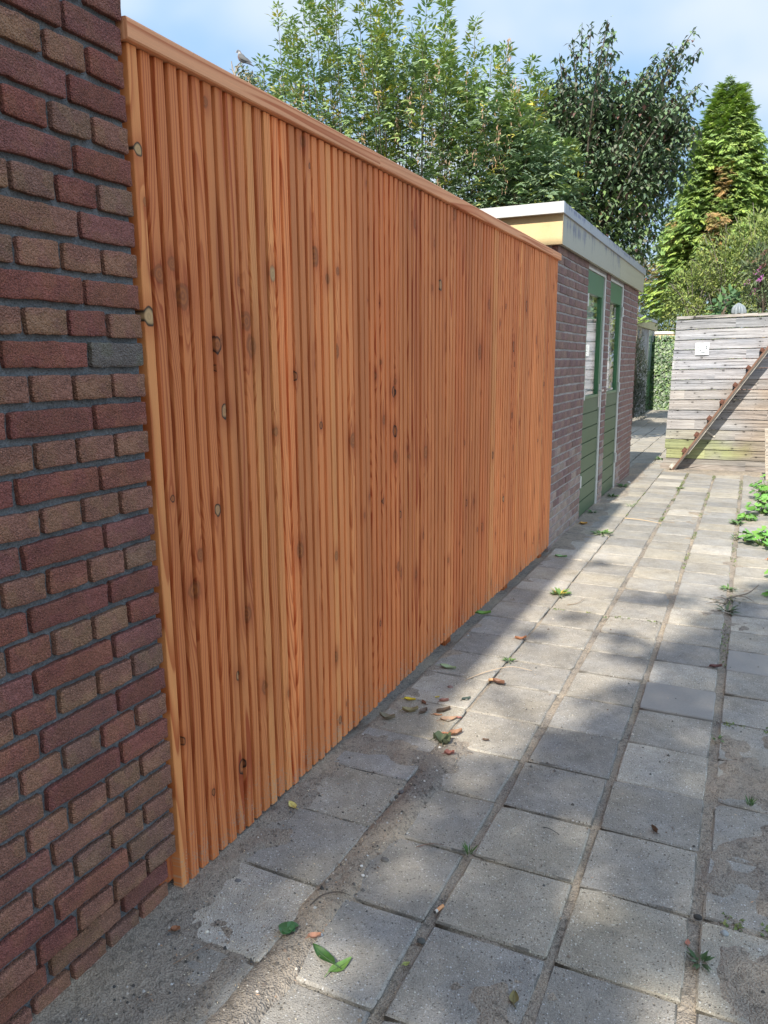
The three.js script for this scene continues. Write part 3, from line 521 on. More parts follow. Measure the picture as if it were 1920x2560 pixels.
// plank ladder with cleats leaning along the plank wall
{
  const P0 = [-0.765, 0.0, PZ + 0.095], ang = Math.atan2(1.377, 0.886), len = 2.6;
  const G = thing('cleated_plank', 'long brown cleated plank leaning against the weathered plank wall', 'plank ladder', P0); G.rotation.z = ang;
  const m = std([0.20, 0.12, 0.09], { map: greyWood }), m2 = std([0.13, 0.115, 0.105], { map: greyWood }), m3 = std([0.15, 0.065, 0.045], { map: greyWood }), m4 = std([0.6, 0.58, 0.54], { map: greyWood });
  part('plank', box(0.0, len, 0.004, 0.022, -0.088, 0.10, 0.6), m, G);
  part('under_batten', box(0.02, len - 0.1, -0.013, 0.0035, -0.084, 0.102, 0.6), m2, G);
  part('edge_strip', box(0.25, len - 0.2, -0.022, -0.0135, -0.08, 0.094, 0.6), m4, G);
  for (let k = 0; k < 11; k++) { const c = part('cleat', box(-0.02, 0.02, 0, 0.04, -0.086, 0.104 + (k % 3) * 0.002, 0.3), k === 0 ? m4 : m3, G); c.position.set(0.03 + k * 0.2265, 0.0225, 0); c.rotation.z = ((k * 7) % 5 - 2) * 0.03; if (k === 0) c.userData.label = 'pale lowest cleat'; }
  // wire stays to the wall
  part('stay', box(0.55, 0.57, -0.14, -0.022, -0.085, -0.08, 0.3), m4, G);
}
// post at the right edge
{
  const G = thing('fence_post', 'short grey timber post at the right edge of the alley', 'post', [0.215, 0, -9.1]);
  const g = new THREE.BoxGeometry(0.05, 0.62, 0.07, 1, 6, 1); g.translate(0.018, 0.25, 0); flatUV(g, 0.4); G.rotation.z = 0.09;
  part('post', g, std([0.50, 0.46, 0.41], { map: greyWood, bumpMap: greyWood, bumpScale: 0.004 }), G);
  const h = new THREE.BoxGeometry(0.9, 0.13, 0.02); h.translate(0.51, 0.24, 0); part('rail', flatUV(h, 0.6), std([0.42, 0.36, 0.3], { map: greyWood }), G);
}
// ---------------------------------------------------------------- trees and shrubs
const leafM = (o = {}) => new THREE.MeshPhysicalMaterial({ vertexColors: true, roughness: 0.75, transmission: 0.3, thickness: 0, side: THREE.DoubleSide, ...o });
const barkM = std([0.16, 0.125, 0.095], { map: mortarTex }), greyBarkM = std([0.30, 0.27, 0.24], { map: mortarTex });
const vary = (c, r, a = 0.3) => { const k = 1 - a / 2 + r() * a, w = (r() - 0.5) * a * 0.4; return [c[0] * k * (1 + w), c[1] * k, c[2] * k * (1 - w)]; };
const pick = (list, r) => list[Math.floor(r() * list.length)];
const unit = (r) => { let v; do v = V(r() * 2 - 1, r() * 2 - 1, r() * 2 - 1); while (v.lengthSq() > 1 || v.lengthSq() < 0.01); return v.normalize(); };
function bez(a, b, c, n) { return Array.from({ length: n + 1 }, (_, k) => { const t = k / n; return a.clone().multiplyScalar((1 - t) * (1 - t)).addScaledVector(b, 2 * t * (1 - t)).addScaledVector(c, t * t); }); }
const taper = (n, a, b) => Array.from({ length: n + 1 }, (_, k) => mix(a, b, k / n));

// box elder: upright whips of compound leaves, hanging bunches of dry keys
{
  const r = rng(1201), T = new Tri(), K = new Tri(), B = new Tri(), z0 = -10.6;
  const G = thing('leafy_tree', 'tall light green tree of upright shoots and dry hanging keys behind the larch fence', 'tree', [-4.6, 0, z0]);
  const O = (v) => v.sub(V(-4.6, 0, z0));
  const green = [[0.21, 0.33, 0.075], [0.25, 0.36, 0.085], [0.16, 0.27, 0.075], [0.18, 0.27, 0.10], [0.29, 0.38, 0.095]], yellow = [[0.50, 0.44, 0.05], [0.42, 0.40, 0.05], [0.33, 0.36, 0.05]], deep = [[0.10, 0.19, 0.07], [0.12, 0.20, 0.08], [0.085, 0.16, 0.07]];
  const compound = (P, d, c, s) => {                 // three to five leaflets
    const n = r() < 0.6 ? 3 : 5, up = V(0, 1, 0).addScaledVector(unit(r), 0.7).normalize();
    for (let k = 0; k < n; k++) {
      const side = k === n - 1 ? 0 : (k % 2 ? 1 : -1), S = V().crossVectors(d, up).normalize(), q = P.clone().addScaledVector(d, (k === n - 1 ? 0.075 : 0.03 + 0.025 * Math.floor(k / 2)) * s);
      const dd = d.clone().addScaledVector(S, side * 1.1).addScaledVector(V(0, -0.25, 0), 1).normalize(); T.leaf(q, dd, up, (0.07 + r() * 0.045) * s, (0.025 + r() * 0.014) * s, vary(c, r));
    }
  };
  const base = O(V(-4.6, 0, z0)), fork = O(V(-4.55, 2.1, z0)); B.tube([base, O(V(-4.62, 1.0, z0)), fork], [0.13, 0.11, 0.1], 7);
  const tips = [[-6.89, 5.47], [-6.65, 5.71], [-6.36, 6.12], [-6.17, 5.88], [-5.93, 6.28], [-5.56, 6.36], [-5.13, 6.28], [-4.92, 6.55], [-4.58, 6.12], [-4.24, 5.94], [-3.88, 5.85], [-3.72, 5.74], [-3.52, 5.37], [-3.21, 5.27], [-2.96, 5.17], [-2.75, 4.98], [-2.65, 4.69], [-5.87, 5.95], [-5.35, 6.1], [-4.71, 6.2], [-6.75, 4.9], [-6.5, 5.2], [-4.05, 5.7], [-5.0, 6.7], [-5.45, 6.5], [-4.4, 6.2]];
  const all = []; tips.forEach((t) => { for (let k = 0; k < 3; k++) all.push([t[0] + (k ? (r() - 0.5) * 0.55 : 0), t[1] - (k ? 0.25 + r() * 0.7 : 0), z0 + (r() - 0.5) * 2.2, k]); });
  for (const [x, y, z, k] of all) {
    const tip = O(V(x, y, z)), foot = O(V(mix(-4.5, x, 0.62) + (r() - 0.5) * 0.4, 2.2 + r() * 0.9, mix(z0, z, 0.7))), mid = O(V(mix(-4.5, x, 0.98), mix(2.6, y, 0.45), z));
    const pts = bez(foot, mid, tip, 10); B.tube(pts, taper(10, 0.012, 0.0025), 4);
    if (r() < 0.5) B.tube([fork.clone(), foot.clone().lerp(fork, 0.5).add(V(0, 0.05, 0)), foot.clone()], [0.06, 0.045, 0.024], 5);
    const L = y - 2.5;
    for (let s = 0; s < 58; s++) {
      const t = 0.15 + 0.85 * Math.sqrt(r()), q = pts[Math.min(9, Math.floor(t * 10))].clone().lerp(pts[Math.min(10, Math.floor(t * 10) + 1)], (t * 10) % 1);
      const spread = (1 - t) * 0.30 + 0.02, a = r() * 6.28; q.add(V(Math.cos(a) * spread * r() * 1.6, (r() - 0.5) * spread, Math.sin(a) * spread * r() * 1.6));
      const d = V(Math.cos(a), 0.35 + t * 0.5, Math.sin(a)).normalize(), sunny = x > -5.2 && x < -4.0 ? 0.25 : 0.1; compound(q, d, r() < sunny ? pick(yellow, r) : pick(green, r), 1);  // share of yellow leaves, higher in the middle of the crown
    }
    for (let s = 0; s < 6; s++) { const t = 0.97 - s * 0.06, q = pts[10].clone().lerp(pts[9 - Math.floor(s * 0.6)], (s * 0.6) % 1), a = s * 1.57; for (const g of [0, Math.PI]) compound(q, V(Math.cos(a + g), 0.7, Math.sin(a + g)).normalize(), pick(green, r), 0.85); }
  }
  // inner and lower mass
  for (let k = 0; k < 11500; k++) {
    const u = r(), x = -6.7 + u * 4.4, top = 5.35 - Math.pow(Math.abs(x + 4.9) / 2.2, 2) * 1.0 - 0.25 * vn(x * 2.5, 1, 5), y = 2.3 + r() * (top - 2.3), z = z0 + (r() - 0.5) * 2.4;
    if (fbm(x * 1.9 + z * 0.6, y * 1.9 + z * 0.8, 3, 131) < 0.41 && r() < 0.8) continue;
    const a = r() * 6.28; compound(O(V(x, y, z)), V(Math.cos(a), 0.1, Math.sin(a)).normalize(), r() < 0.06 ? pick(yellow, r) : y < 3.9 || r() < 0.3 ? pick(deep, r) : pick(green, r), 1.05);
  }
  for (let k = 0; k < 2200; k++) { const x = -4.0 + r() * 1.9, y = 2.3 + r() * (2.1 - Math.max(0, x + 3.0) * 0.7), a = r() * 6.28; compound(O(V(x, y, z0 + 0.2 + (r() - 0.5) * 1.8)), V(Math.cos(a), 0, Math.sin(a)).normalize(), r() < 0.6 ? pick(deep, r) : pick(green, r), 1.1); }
  // hanging bunches of keys
  for (let k = 0; k < 120; k++) {
    const x = -6.5 + r() * 3.9, y = 3.4 + r() * 1.7, z = z0 + 1.0 + (r() - 0.6) * 0.7, n = 10 + Math.floor(r() * 14), len = 0.18 + r() * 0.35;
    for (let s = 0; s < n; s++) K.leaf(O(V(x + (r() - 0.5) * 0.06, y - len * r(), z + (r() - 0.5) * 0.06)), V((r() - 0.5) * 0.8, -1, (r() - 0.5) * 0.8).normalize(), unit(r), 0.035 + r() * 0.02, 0.012, vary([0.36, 0.24, 0.15], r, 0.5));
  }
  part('trunk', B.geo(), std([0.10, 0.085, 0.06]), G); part('crown', T.geo(), leafM({ transmission: 0.36 }), G); tag(part('seed_bunches', K.geo(), leafM({ transmission: 0.1 }), G), null, null, null, 'stuff');
}
// dogwood: drooping dark leaves on spreading branches
{
  const r = rng(1301), T = new Tri(), B = new Tri(), z0 = -11.6;
  const G = thing('dark_tree', 'dark green tree with drooping leaves rising behind the brick shed roof', 'tree', [-2.55, 0, z0]), O = (v) => v.sub(V(-2.55, 0, z0));
  const pal = [[0.09, 0.165, 0.075], [0.11, 0.19, 0.08], [0.075, 0.135, 0.07], [0.13, 0.215, 0.085], [0.115, 0.135, 0.09]], warm = [[0.12, 0.055, 0.045], [0.16, 0.12, 0.05]], light = [[0.13, 0.22, 0.05], [0.11, 0.19, 0.055]];
  const fork = O(V(-2.5, 1.9, z0)); B.tube([O(V(-2.55, 0, z0)), O(V(-2.52, 1, z0)), fork], [0.12, 0.1, 0.09], 7);
  const droop = (P, c, s) => { const a = r() * 6.28; T.leaf(P, V(Math.cos(a), -0.25 - r() * 1.0, Math.sin(a)).normalize(), V(Math.cos(a), 0.6, Math.sin(a)).addScaledVector(unit(r), 0.4).normalize(), (0.07 + r() * 0.04) * s, (0.034 + r() * 0.017) * s, vary(c, r, 0.4), 0.22); };
  const tips = [[-2.41, 5.71], [-2.28, 5.69], [-2.03, 5.59], [-1.96, 5.49], [-2.56, 5.48], [-2.68, 5.35], [-2.09, 5.21], [-1.95, 5.21], [-1.86, 5.18], [-1.62, 5.17], [-1.42, 5.21], [-1.26, 5.33], [-1.13, 5.29], [-0.96, 5.33], [-0.99, 4.84], [-0.85, 4.73], [-1.11, 4.62], [-0.95, 4.35], [-1.06, 4.47], [-2.48, 5.12], [-2.74, 5.05], [-1.25, 3.7], [-3.1, 4.75], [-3.3, 4.4], [-1.15, 4.0]];
  for (const [x, y] of tips) for (let k = 0; k < 2; k++) {
    const z = z0 + (r() - 0.5) * (k ? 1.8 : 1.0), tip = O(V(x + (k ? (r() - 0.5) * 0.3 : 0), y - (k ? 0.2 : 0), z)), foot = O(V(mix(-2.4, x, 0.3), 3.1 + r() * 0.6, mix(z0, z, 0.4))), mid = O(V(mix(-2.4, x, 0.6), mix(3.2, y, 0.66), z));
    const pts = bez(foot, mid, tip, 12); B.tube(pts, taper(12, 0.02, 0.003), 4); B.tube([fork.clone(), foot], [0.04, 0.021], 5);
    for (let s = 0; s < 110; s++) { const t = 0.25 + 0.75 * r(), i = Math.min(11, Math.floor(t * 12)), q = pts[i].clone().lerp(pts[i + 1], (t * 12) % 1), sp = 0.07 + (1 - t) * 0.26; q.add(V((r() - 0.5) * sp * 1.4, (r() - 0.6) * sp, (r() - 0.5) * sp * 1.4)); droop(q, r() < 0.07 ? pick(warm, r) : pick(pal, r), t > 0.8 ? 0.95 : 1.05); }
  }
  const mass = [[-2.0, 4.36, 0.75], [-2.46, 4.55, 0.6], [-1.6, 4.5, 0.6], [-1.5, 4.07, 0.55], [-2.34, 3.95, 0.75], [-1.75, 3.78, 0.65], [-2.9, 4.4, 0.6], [-3.08, 4.05, 0.6], [-3.32, 3.7, 0.7], [-1.35, 4.3, 0.42], [-2.08, 3.4, 0.7], [-2.7, 3.3, 0.8], [-3.5, 3.2, 0.7], [-2.85, 4.75, 0.45], [-3.3, 4.45, 0.55], [-1.15, 4.15, 0.3], [-1.25, 3.75, 0.35], [-1.6, 3.35, 0.5], [-2.2, 2.7, 0.8], [-3.0, 2.6, 0.9], [-1.75, 2.8, 0.5]];
  for (const [x, y, rad] of mass) for (let k = 0; k < 2300 * rad * rad + 420; k++) {
    const d = unit(r).multiplyScalar(rad * Math.pow(r(), 0.42)), q = V(x, y, z0).add(V(d.x, d.y * 0.9, d.z * 1.25)); if (fbm(q.x * 2.6 + q.z * 1.1, q.y * 2.6 - q.z * 0.9, 3, 141) < 0.40) continue;
    droop(O(q), y < 3.5 && r() < 0.35 ? pick(light, r) : r() < 0.05 ? pick(warm, r) : pick(pal, r), 1.05);
  }
  part('trunk', B.geo(), std([0.085, 0.07, 0.055]), G); part('crown', T.geo(), leafM({ transmission: 0.3 }), G);
}
// golden cypress: tiers of flat drooping sprays
{
  const r = rng(1401), T = new Tri(), B = new Tri(), cx = -0.78, cz = -17, top = 6.35;
  const G = thing('conifer_tree', 'yellow green pointed conifer on the right behind the plank wall', 'tree', [cx, 0, cz]);
  const pal = [[0.23, 0.36, 0.07], [0.28, 0.41, 0.075], [0.19, 0.31, 0.075], [0.32, 0.43, 0.08]], dark = [[0.09, 0.17, 0.05], [0.12, 0.2, 0.055]], rust = [[0.36, 0.22, 0.07], [0.30, 0.24, 0.06]];
  B.tube([V(0, 0, 0), V(0.02, 2.5, 0), V(-0.02, 4.6, 0), V(0, top - 0.15, 0)], [0.2, 0.14, 0.07, 0.012], 7);
  const frond = (P, out, s, c) => {                  // a flat spray: midrib with short tilted scales on both sides
    const up = V(0, 1, 0).addScaledVector(unit(r), 0.35).normalize(), S = V().crossVectors(out, up).normalize(), n = 5;
    for (let k = 0; k < n; k++) { const t = k / n, q = P.clone().addScaledVector(out, t * 0.20 * s).addScaledVector(V(0, -1, 0), t * t * 0.06 * s); for (const g of [-1, 1]) T.leaf(q, out.clone().addScaledVector(S, g * (1.0 - t * 0.5)).addScaledVector(V(0, -0.35, 0), 1).normalize(), up, (0.125 - t * 0.05) * s, 0.036 * s, vary(c, r, 0.35), 0.1); }
    T.leaf(P.clone().addScaledVector(out, 0.15 * s), out.clone().add(V(0, -0.4, 0)).normalize(), up, 0.10 * s, 0.024 * s, vary(c, r, 0.35), 0.1);
  };
  for (let b = 0; b < 130; b++) {
    const h = 2.45 + (top - 2.6) * Math.pow((b + 0.5) / 130, 0.86), t = (top - h) / top, R = (0.08 + 2.25 * Math.pow(t, 0.86)) * (0.70 + r() * 0.42), a = b * 2.39996 + r() * 0.5;
    const out = V(Math.cos(a), 0, Math.sin(a)), pts = bez(V(0, h - 0.1, 0), out.clone().multiplyScalar(R * 0.55).add(V(0, h + 0.16, 0)), out.clone().multiplyScalar(R).add(V(0, h - 0.05 + r() * 0.1, 0)), 6);
    B.tube(pts, taper(6, 0.018, 0.004), 3); const n = Math.round(16 + R * 150), rusty = r() < 0.06 && h < 4.6;
    for (let k = 0; k < n; k++) {
      const f = 0.28 + 0.72 * Math.sqrt(r()), i = Math.min(5, Math.floor(f * 6)), q = pts[i].clone().lerp(pts[i + 1], (f * 6) % 1).add(V((r() - 0.5) * 0.24 * R, (r() - 0.6) * 0.75 * (0.4 + R * 0.5), (r() - 0.5) * 0.34 * R)), aa = a + (r() - 0.5) * 2.0;
      frond(q, V(Math.cos(aa), 0.35 - r() * 0.9 + (h > 5.6 ? 0.5 : 0), Math.sin(aa)).normalize(), 0.5 + r() * 0.42, rusty ? pick(rust, r) : f < 0.42 && h < 5.3 ? pick(dark, r) : pick(pal, r));
    }
  }
  part('trunk', B.geo(), barkM, G); part('crown', T.geo(), leafM({ transmission: 0.2 }), G);
}
// shrubs behind the plank wall
function shrub(name, label, cat, at, blobs, pal, leaf, seed, o = {}) {
  const r = rng(seed), T = new Tri(), B = new Tri(), G = thing(name, label, cat, at, o.group), A = V(...at);
  for (const [x, y, z, rx, ry, rz, n] of blobs) {
    const c = V(x, y, z).sub(A); B.tube(bez(V((r() - 0.5) * 0.2, 0, (r() - 0.5) * 0.2), V(c.x * 0.5, c.y * 0.3, c.z * 0.5), c, 5), taper(5, 0.02, 0.008), 4);
    for (let k = 0; k < (o.twigs ?? 5); k++) { const d = unit(r); d.y = Math.abs(d.y); B.tube(bez(c.clone().add(V(0, -ry * 0.6, 0)), c.clone().addScaledVector(d, 0.4 * rx), c.clone().add(V(d.x * rx * 1.1, d.y * ry * 1.15, d.z * rz * 1.1)), 4), taper(4, 0.008, 0.003), 3); }
    for (let k = 0; k < n; k++) {
      const d = unit(r).multiplyScalar(Math.pow(r(), 0.38)), q = c.clone().add(V(d.x * rx, d.y * ry, d.z * rz)); if (fbm(q.x * (o.gap ?? 3) + q.z * 1.3 + seed, q.y * (o.gap ?? 3) - q.z, 3, seed) < (o.cut ?? 0.42)) continue;
      const e = d.clone().add(V(0, o.up ?? 0.3, 0)).addScaledVector(unit(r), 0.8).normalize(); T.leaf(q, e, V(0, 1, 0).addScaledVector(unit(r), 0.8).normalize(), leaf[0] * (0.7 + r() * 0.6), leaf[1] * (0.7 + r() * 0.6), vary(pick(pal, r), r, 0.4));
    }
  }
  part('stems', B.geo(), o.bark ?? barkM, G); part('foliage', T.geo(), leafM({ transmission: 0.25 }), G); return [G, r, A];
}
const olive = [[0.19, 0.26, 0.06], [0.24, 0.30, 0.07], [0.13, 0.19, 0.05], [0.28, 0.33, 0.09]], yellowG = [[0.27, 0.34, 0.07], [0.34, 0.38, 0.08], [0.18, 0.24, 0.05]];
shrub('dense_shrub', 'large olive green shrub with fine leaves and bare twigs above the plank wall', 'shrub', [-0.35, 0, -12.3], [[-0.85, 2.1, -12.3, 0.42, 0.55, 0.5, 2200], [-0.45, 2.45, -12.4, 0.5, 0.65, 0.5, 2800], [-0.05, 2.7, -12.5, 0.5, 0.65, 0.5, 2600], [0.35, 2.6, -12.4, 0.5, 0.8, 0.5, 1500], [-0.5, 1.7, -12.1, 0.6, 0.5, 0.4, 1800], [0.1, 1.9, -12.1, 0.5, 0.5, 0.4, 1400], [-0.3, 1.0, -12.2, 0.8, 0.7, 0.4, 900]], olive, [0.07, 0.022], 1501, { twigs: 14, bark: greyBarkM });
shrub('yellow_shrub', 'yellow green bush rising over the farthest shed beside the plank wall', 'shrub', [-3.0, 0, -34.5], [[-3.2, 2.6, -34.5, 0.95, 1.25, 0.9, 2600], [-2.5, 3.4, -34.6, 0.9, 1.1, 0.9, 2200], [-1.9, 2.6, -34.5, 0.8, 1.2, 0.8, 1400]], yellowG, [0.12, 0.06], 1601, { gap: 1.5, cut: 0.38 });
shrub('grey_shrub', 'grey green bush under the fascia end of the nearer shed', 'shrub', [-4.4, 0, -34.2], [[-4.25, 3.5, -34.2, 0.9, 1.0, 0.9, 2200], [-3.7, 2.8, -34.0, 0.75, 1.1, 0.8, 1600], [-4.6, 2.2, -34.3, 0.7, 1.1, 0.8, 1300]], [[0.13, 0.19, 0.08], [0.16, 0.21, 0.10], [0.07, 0.11, 0.05]], [0.12, 0.06], 1701, { gap: 1.5, cut: 0.38 });
{
  const [G, r, A] = shrub('flowering_shrub', 'shrub with pink flower spikes at the right edge above the plank wall', 'shrub', [0.1, 0, -10.75], [[-0.02, 2.3, -10.75, 0.20, 0.32, 0.25, 420], [0.05, 2.0, -10.7, 0.26, 0.25, 0.25, 420], [0.28, 2.35, -10.8, 0.3, 0.45, 0.3, 700]], [[0.10, 0.15, 0.06], [0.13, 0.17, 0.08], [0.07, 0.11, 0.05]], [0.10, 0.02], 1801, { twigs: 12, cut: 0.36 });
  for (const [x, y, c, n] of [[-0.06, 2.3, [0.42, 0.13, 0.36], 30], [-0.03, 2.21, [0.62, 0.16, 0.58], 60], [-0.17, 2.17, [0.40, 0.16, 0.32], 30], [-0.08, 2.08, [0.30, 0.07, 0.22], 34], [-0.01, 2.51, [0.22, 0.085, 0.075], 44], [-0.09, 2.43, [0.20, 0.10, 0.08], 40], [-0.01, 2.37, [0.22, 0.09, 0.08], 40]]) {
    const F = new Tri(); for (let k = 0; k < n; k++) { const t = r(), R = 0.022 * (1 - t * 0.6), d = unit(r); F.leaf(V(x, y, -10.5).sub(A).add(V(d.x * R + t * 0.05, d.y * 0.012 + t * 0.07 - 0.03, d.z * R)), d, unit(r), 0.013, 0.010, vary(c, r, 0.3)); }
    part('flower_spike', F.geo(), leafM({ transmission: 0.1 }), G);
  }
}
shrub('broadleaf_shrub', 'shrub with broad glossy leaves standing beside the grey bag', 'shrub', [-0.38, 0, -10.6], [[-0.40, 1.88, -10.6, 0.12, 0.14, 0.14, 60], [-0.33, 2.0, -10.62, 0.09, 0.12, 0.12, 40], [-0.3, 1.3, -10.7, 0.2, 0.5, 0.15, 60]], [[0.075, 0.17, 0.06], [0.10, 0.21, 0.07], [0.05, 0.12, 0.05]], [0.11, 0.055], 1901, { cut: 0, twigs: 3 });
// dark bush and ivy in the far alley
shrub('dark_bush', 'dark feathery bush standing against the distant shed wall', 'bush', [-2.1, 0, -16.0], [[-2.08, 0.45, -16.0, 0.26, 0.5, 0.35, 2600], [-2.08, 1.05, -16.0, 0.22, 0.5, 0.3, 1900], [-2.1, 1.55, -16.0, 0.14, 0.35, 0.2, 700]], [[0.03, 0.055, 0.028], [0.045, 0.075, 0.035], [0.06, 0.06, 0.03]], [0.075, 0.010], 2001, { up: 0.9, cut: 0.36 });
{
  const r = rng(2101), T = new Tri(), G = thing('ivy_hedge', 'tall ivy covered hedge closing the end of the alley', 'hedge', [-2.0, 0, -21.6]);
  const core = new THREE.BoxGeometry(1.5, 1.75, 0.25, 6, 8, 1); { const p = core.attributes.position; for (let i = 0; i < p.count; i++) p.setXYZ(i, p.getX(i) + (hash(i, 1) - 0.5) * 0.08 + 0.33, p.getY(i) + 0.875 + (p.getY(i) > 0.5 ? (hash(i, 2) - 0.5) * 0.15 : 0), p.getZ(i) + (hash(i, 3) - 0.5) * 0.1); core.computeVertexNormals(); }
  part('core', flatUV(core), std([0.03, 0.05, 0.02]), G);
  for (let k = 0; k < 3600; k++) { const x = -0.45 + r() * 1.2, y = r() * 1.92, bul = 0.13 + 0.16 * fbm(x * 3.5, y * 3.5, 3, 151) + r() * 0.05; T.leaf(V(x, y, bul + (y > 1.75 ? -0.1 : 0)), V((r() - 0.5) * 1.4, -0.9, 0.35 + r() * 0.4).normalize(), V((r() - 0.5) * 0.6, 0.5, 1).normalize(), 0.055 + r() * 0.05, 0.05 + r() * 0.035, vary(pick([[0.045, 0.105, 0.03], [0.06, 0.14, 0.035], [0.03, 0.075, 0.025], [0.11, 0.2, 0.04]], r), r, 0.5), 0.08); }
  part('foliage', T.geo(), leafM({ transmission: 0.15, roughness: 0.45 }), G);
}
// dead hanging growth between dark tree and conifer
{
  const r = rng(2201), T = new Tri(), B = new Tri(), G = thing('dry_tree', 'thin tree with brown dry hanging leaves between the dark tree and the conifer', 'tree', [-2.2, 0, -16.4]);
  B.tube([V(0, 0, 0), V(0.02, 2, 0), V(0.0, 4.7, 0)], [0.05, 0.04, 0.01], 5);
  for (let k = 0; k < 520; k++) { const y = 2.6 + r() * 2.05, a = r() * 6.28, R = r() * 0.17; T.leaf(V(Math.cos(a) * R, y, Math.sin(a) * R), V((r() - 0.5), -1.2, (r() - 0.5)).normalize(), unit(r), 0.08, 0.028, vary(pick([[0.30, 0.20, 0.14], [0.22, 0.17, 0.12], [0.42, 0.2, 0.13], [0.16, 0.17, 0.08]], r), r, 0.5)); }
  part('trunk', B.geo(), greyBarkM, G); part('crown', T.geo(), leafM({ transmission: 0.1 }), G);
}
// small tree at the far left, where the pigeon sits
{
  const r = rng(2301), T = new Tri(), B = new Tri(), A = V(-7.6, 0, -11), G = thing('perch_tree', 'small tree with a bare forked branch holding the pigeon above the fence', 'tree', [-7.6, 0, -11]), O = (x, y, z = -11) => V(x, y, z).sub(A);
  B.tube([V(0, 0, 0), V(0.02, 2.6, 0), O(-7.62, 4.6), O(-7.72, 5.35)], [0.09, 0.07, 0.05, 0.03], 6);
  const br = (...p) => B.tube(p.map((q) => O(...q)), p.map((_, i) => mix(0.021, 0.007, i / (p.length - 1))), 5);
  br([-7.72, 5.35], [-7.77, 5.58], [-7.775, 5.75], [-7.75, 5.86], [-7.71, 5.91], [-7.66, 5.935]); br([-7.76, 5.8], [-7.71, 5.875], [-7.63, 5.895]); br([-7.775, 5.7], [-7.70, 5.78], [-7.60, 5.81], [-7.52, 5.80]); br([-7.77, 5.62], [-7.68, 5.68], [-7.58, 5.64], [-7.5, 5.55]); br([-7.73, 5.75], [-7.62, 5.70], [-7.55, 5.6]);
  br([-7.775, 5.76], [-7.82, 5.86], [-7.835, 5.98]); br([-7.72, 5.4], [-7.6, 5.6], [-7.45, 5.62]);
  for (let k = 0; k < 900; k++) { const t = r(), x = -7.55 + t * 0.42 + (r() - 0.5) * 0.24, y = 5.82 - t * 0.45 - r() * (0.12 + 0.4 * t); if (x < -7.62 && r() < 0.8) continue; T.leaf(O(x, y, -11 + (r() - 0.5) * 0.5), unit(r).add(V(0, -0.2, 0)).normalize(), unit(r), 0.07, 0.022, vary(pick([[0.06, 0.12, 0.04], [0.09, 0.15, 0.05], [0.22, 0.20, 0.08], [0.05, 0.09, 0.035]], r), r)); }
  for (let k = 0; k < 2200; k++) { const d = unit(r).multiplyScalar(Math.cbrt(r())); T.leaf(O(-7.2 + d.x * 0.6, 4.75 + d.y * 0.75, -11 + d.z * 0.5), unit(r), V(0, 1, 0), 0.07, 0.026, vary([0.06, 0.12, 0.04], r)); }
  part('trunk', B.geo(), greyBarkM, G); part('crown', T.geo(), leafM(), G);
}
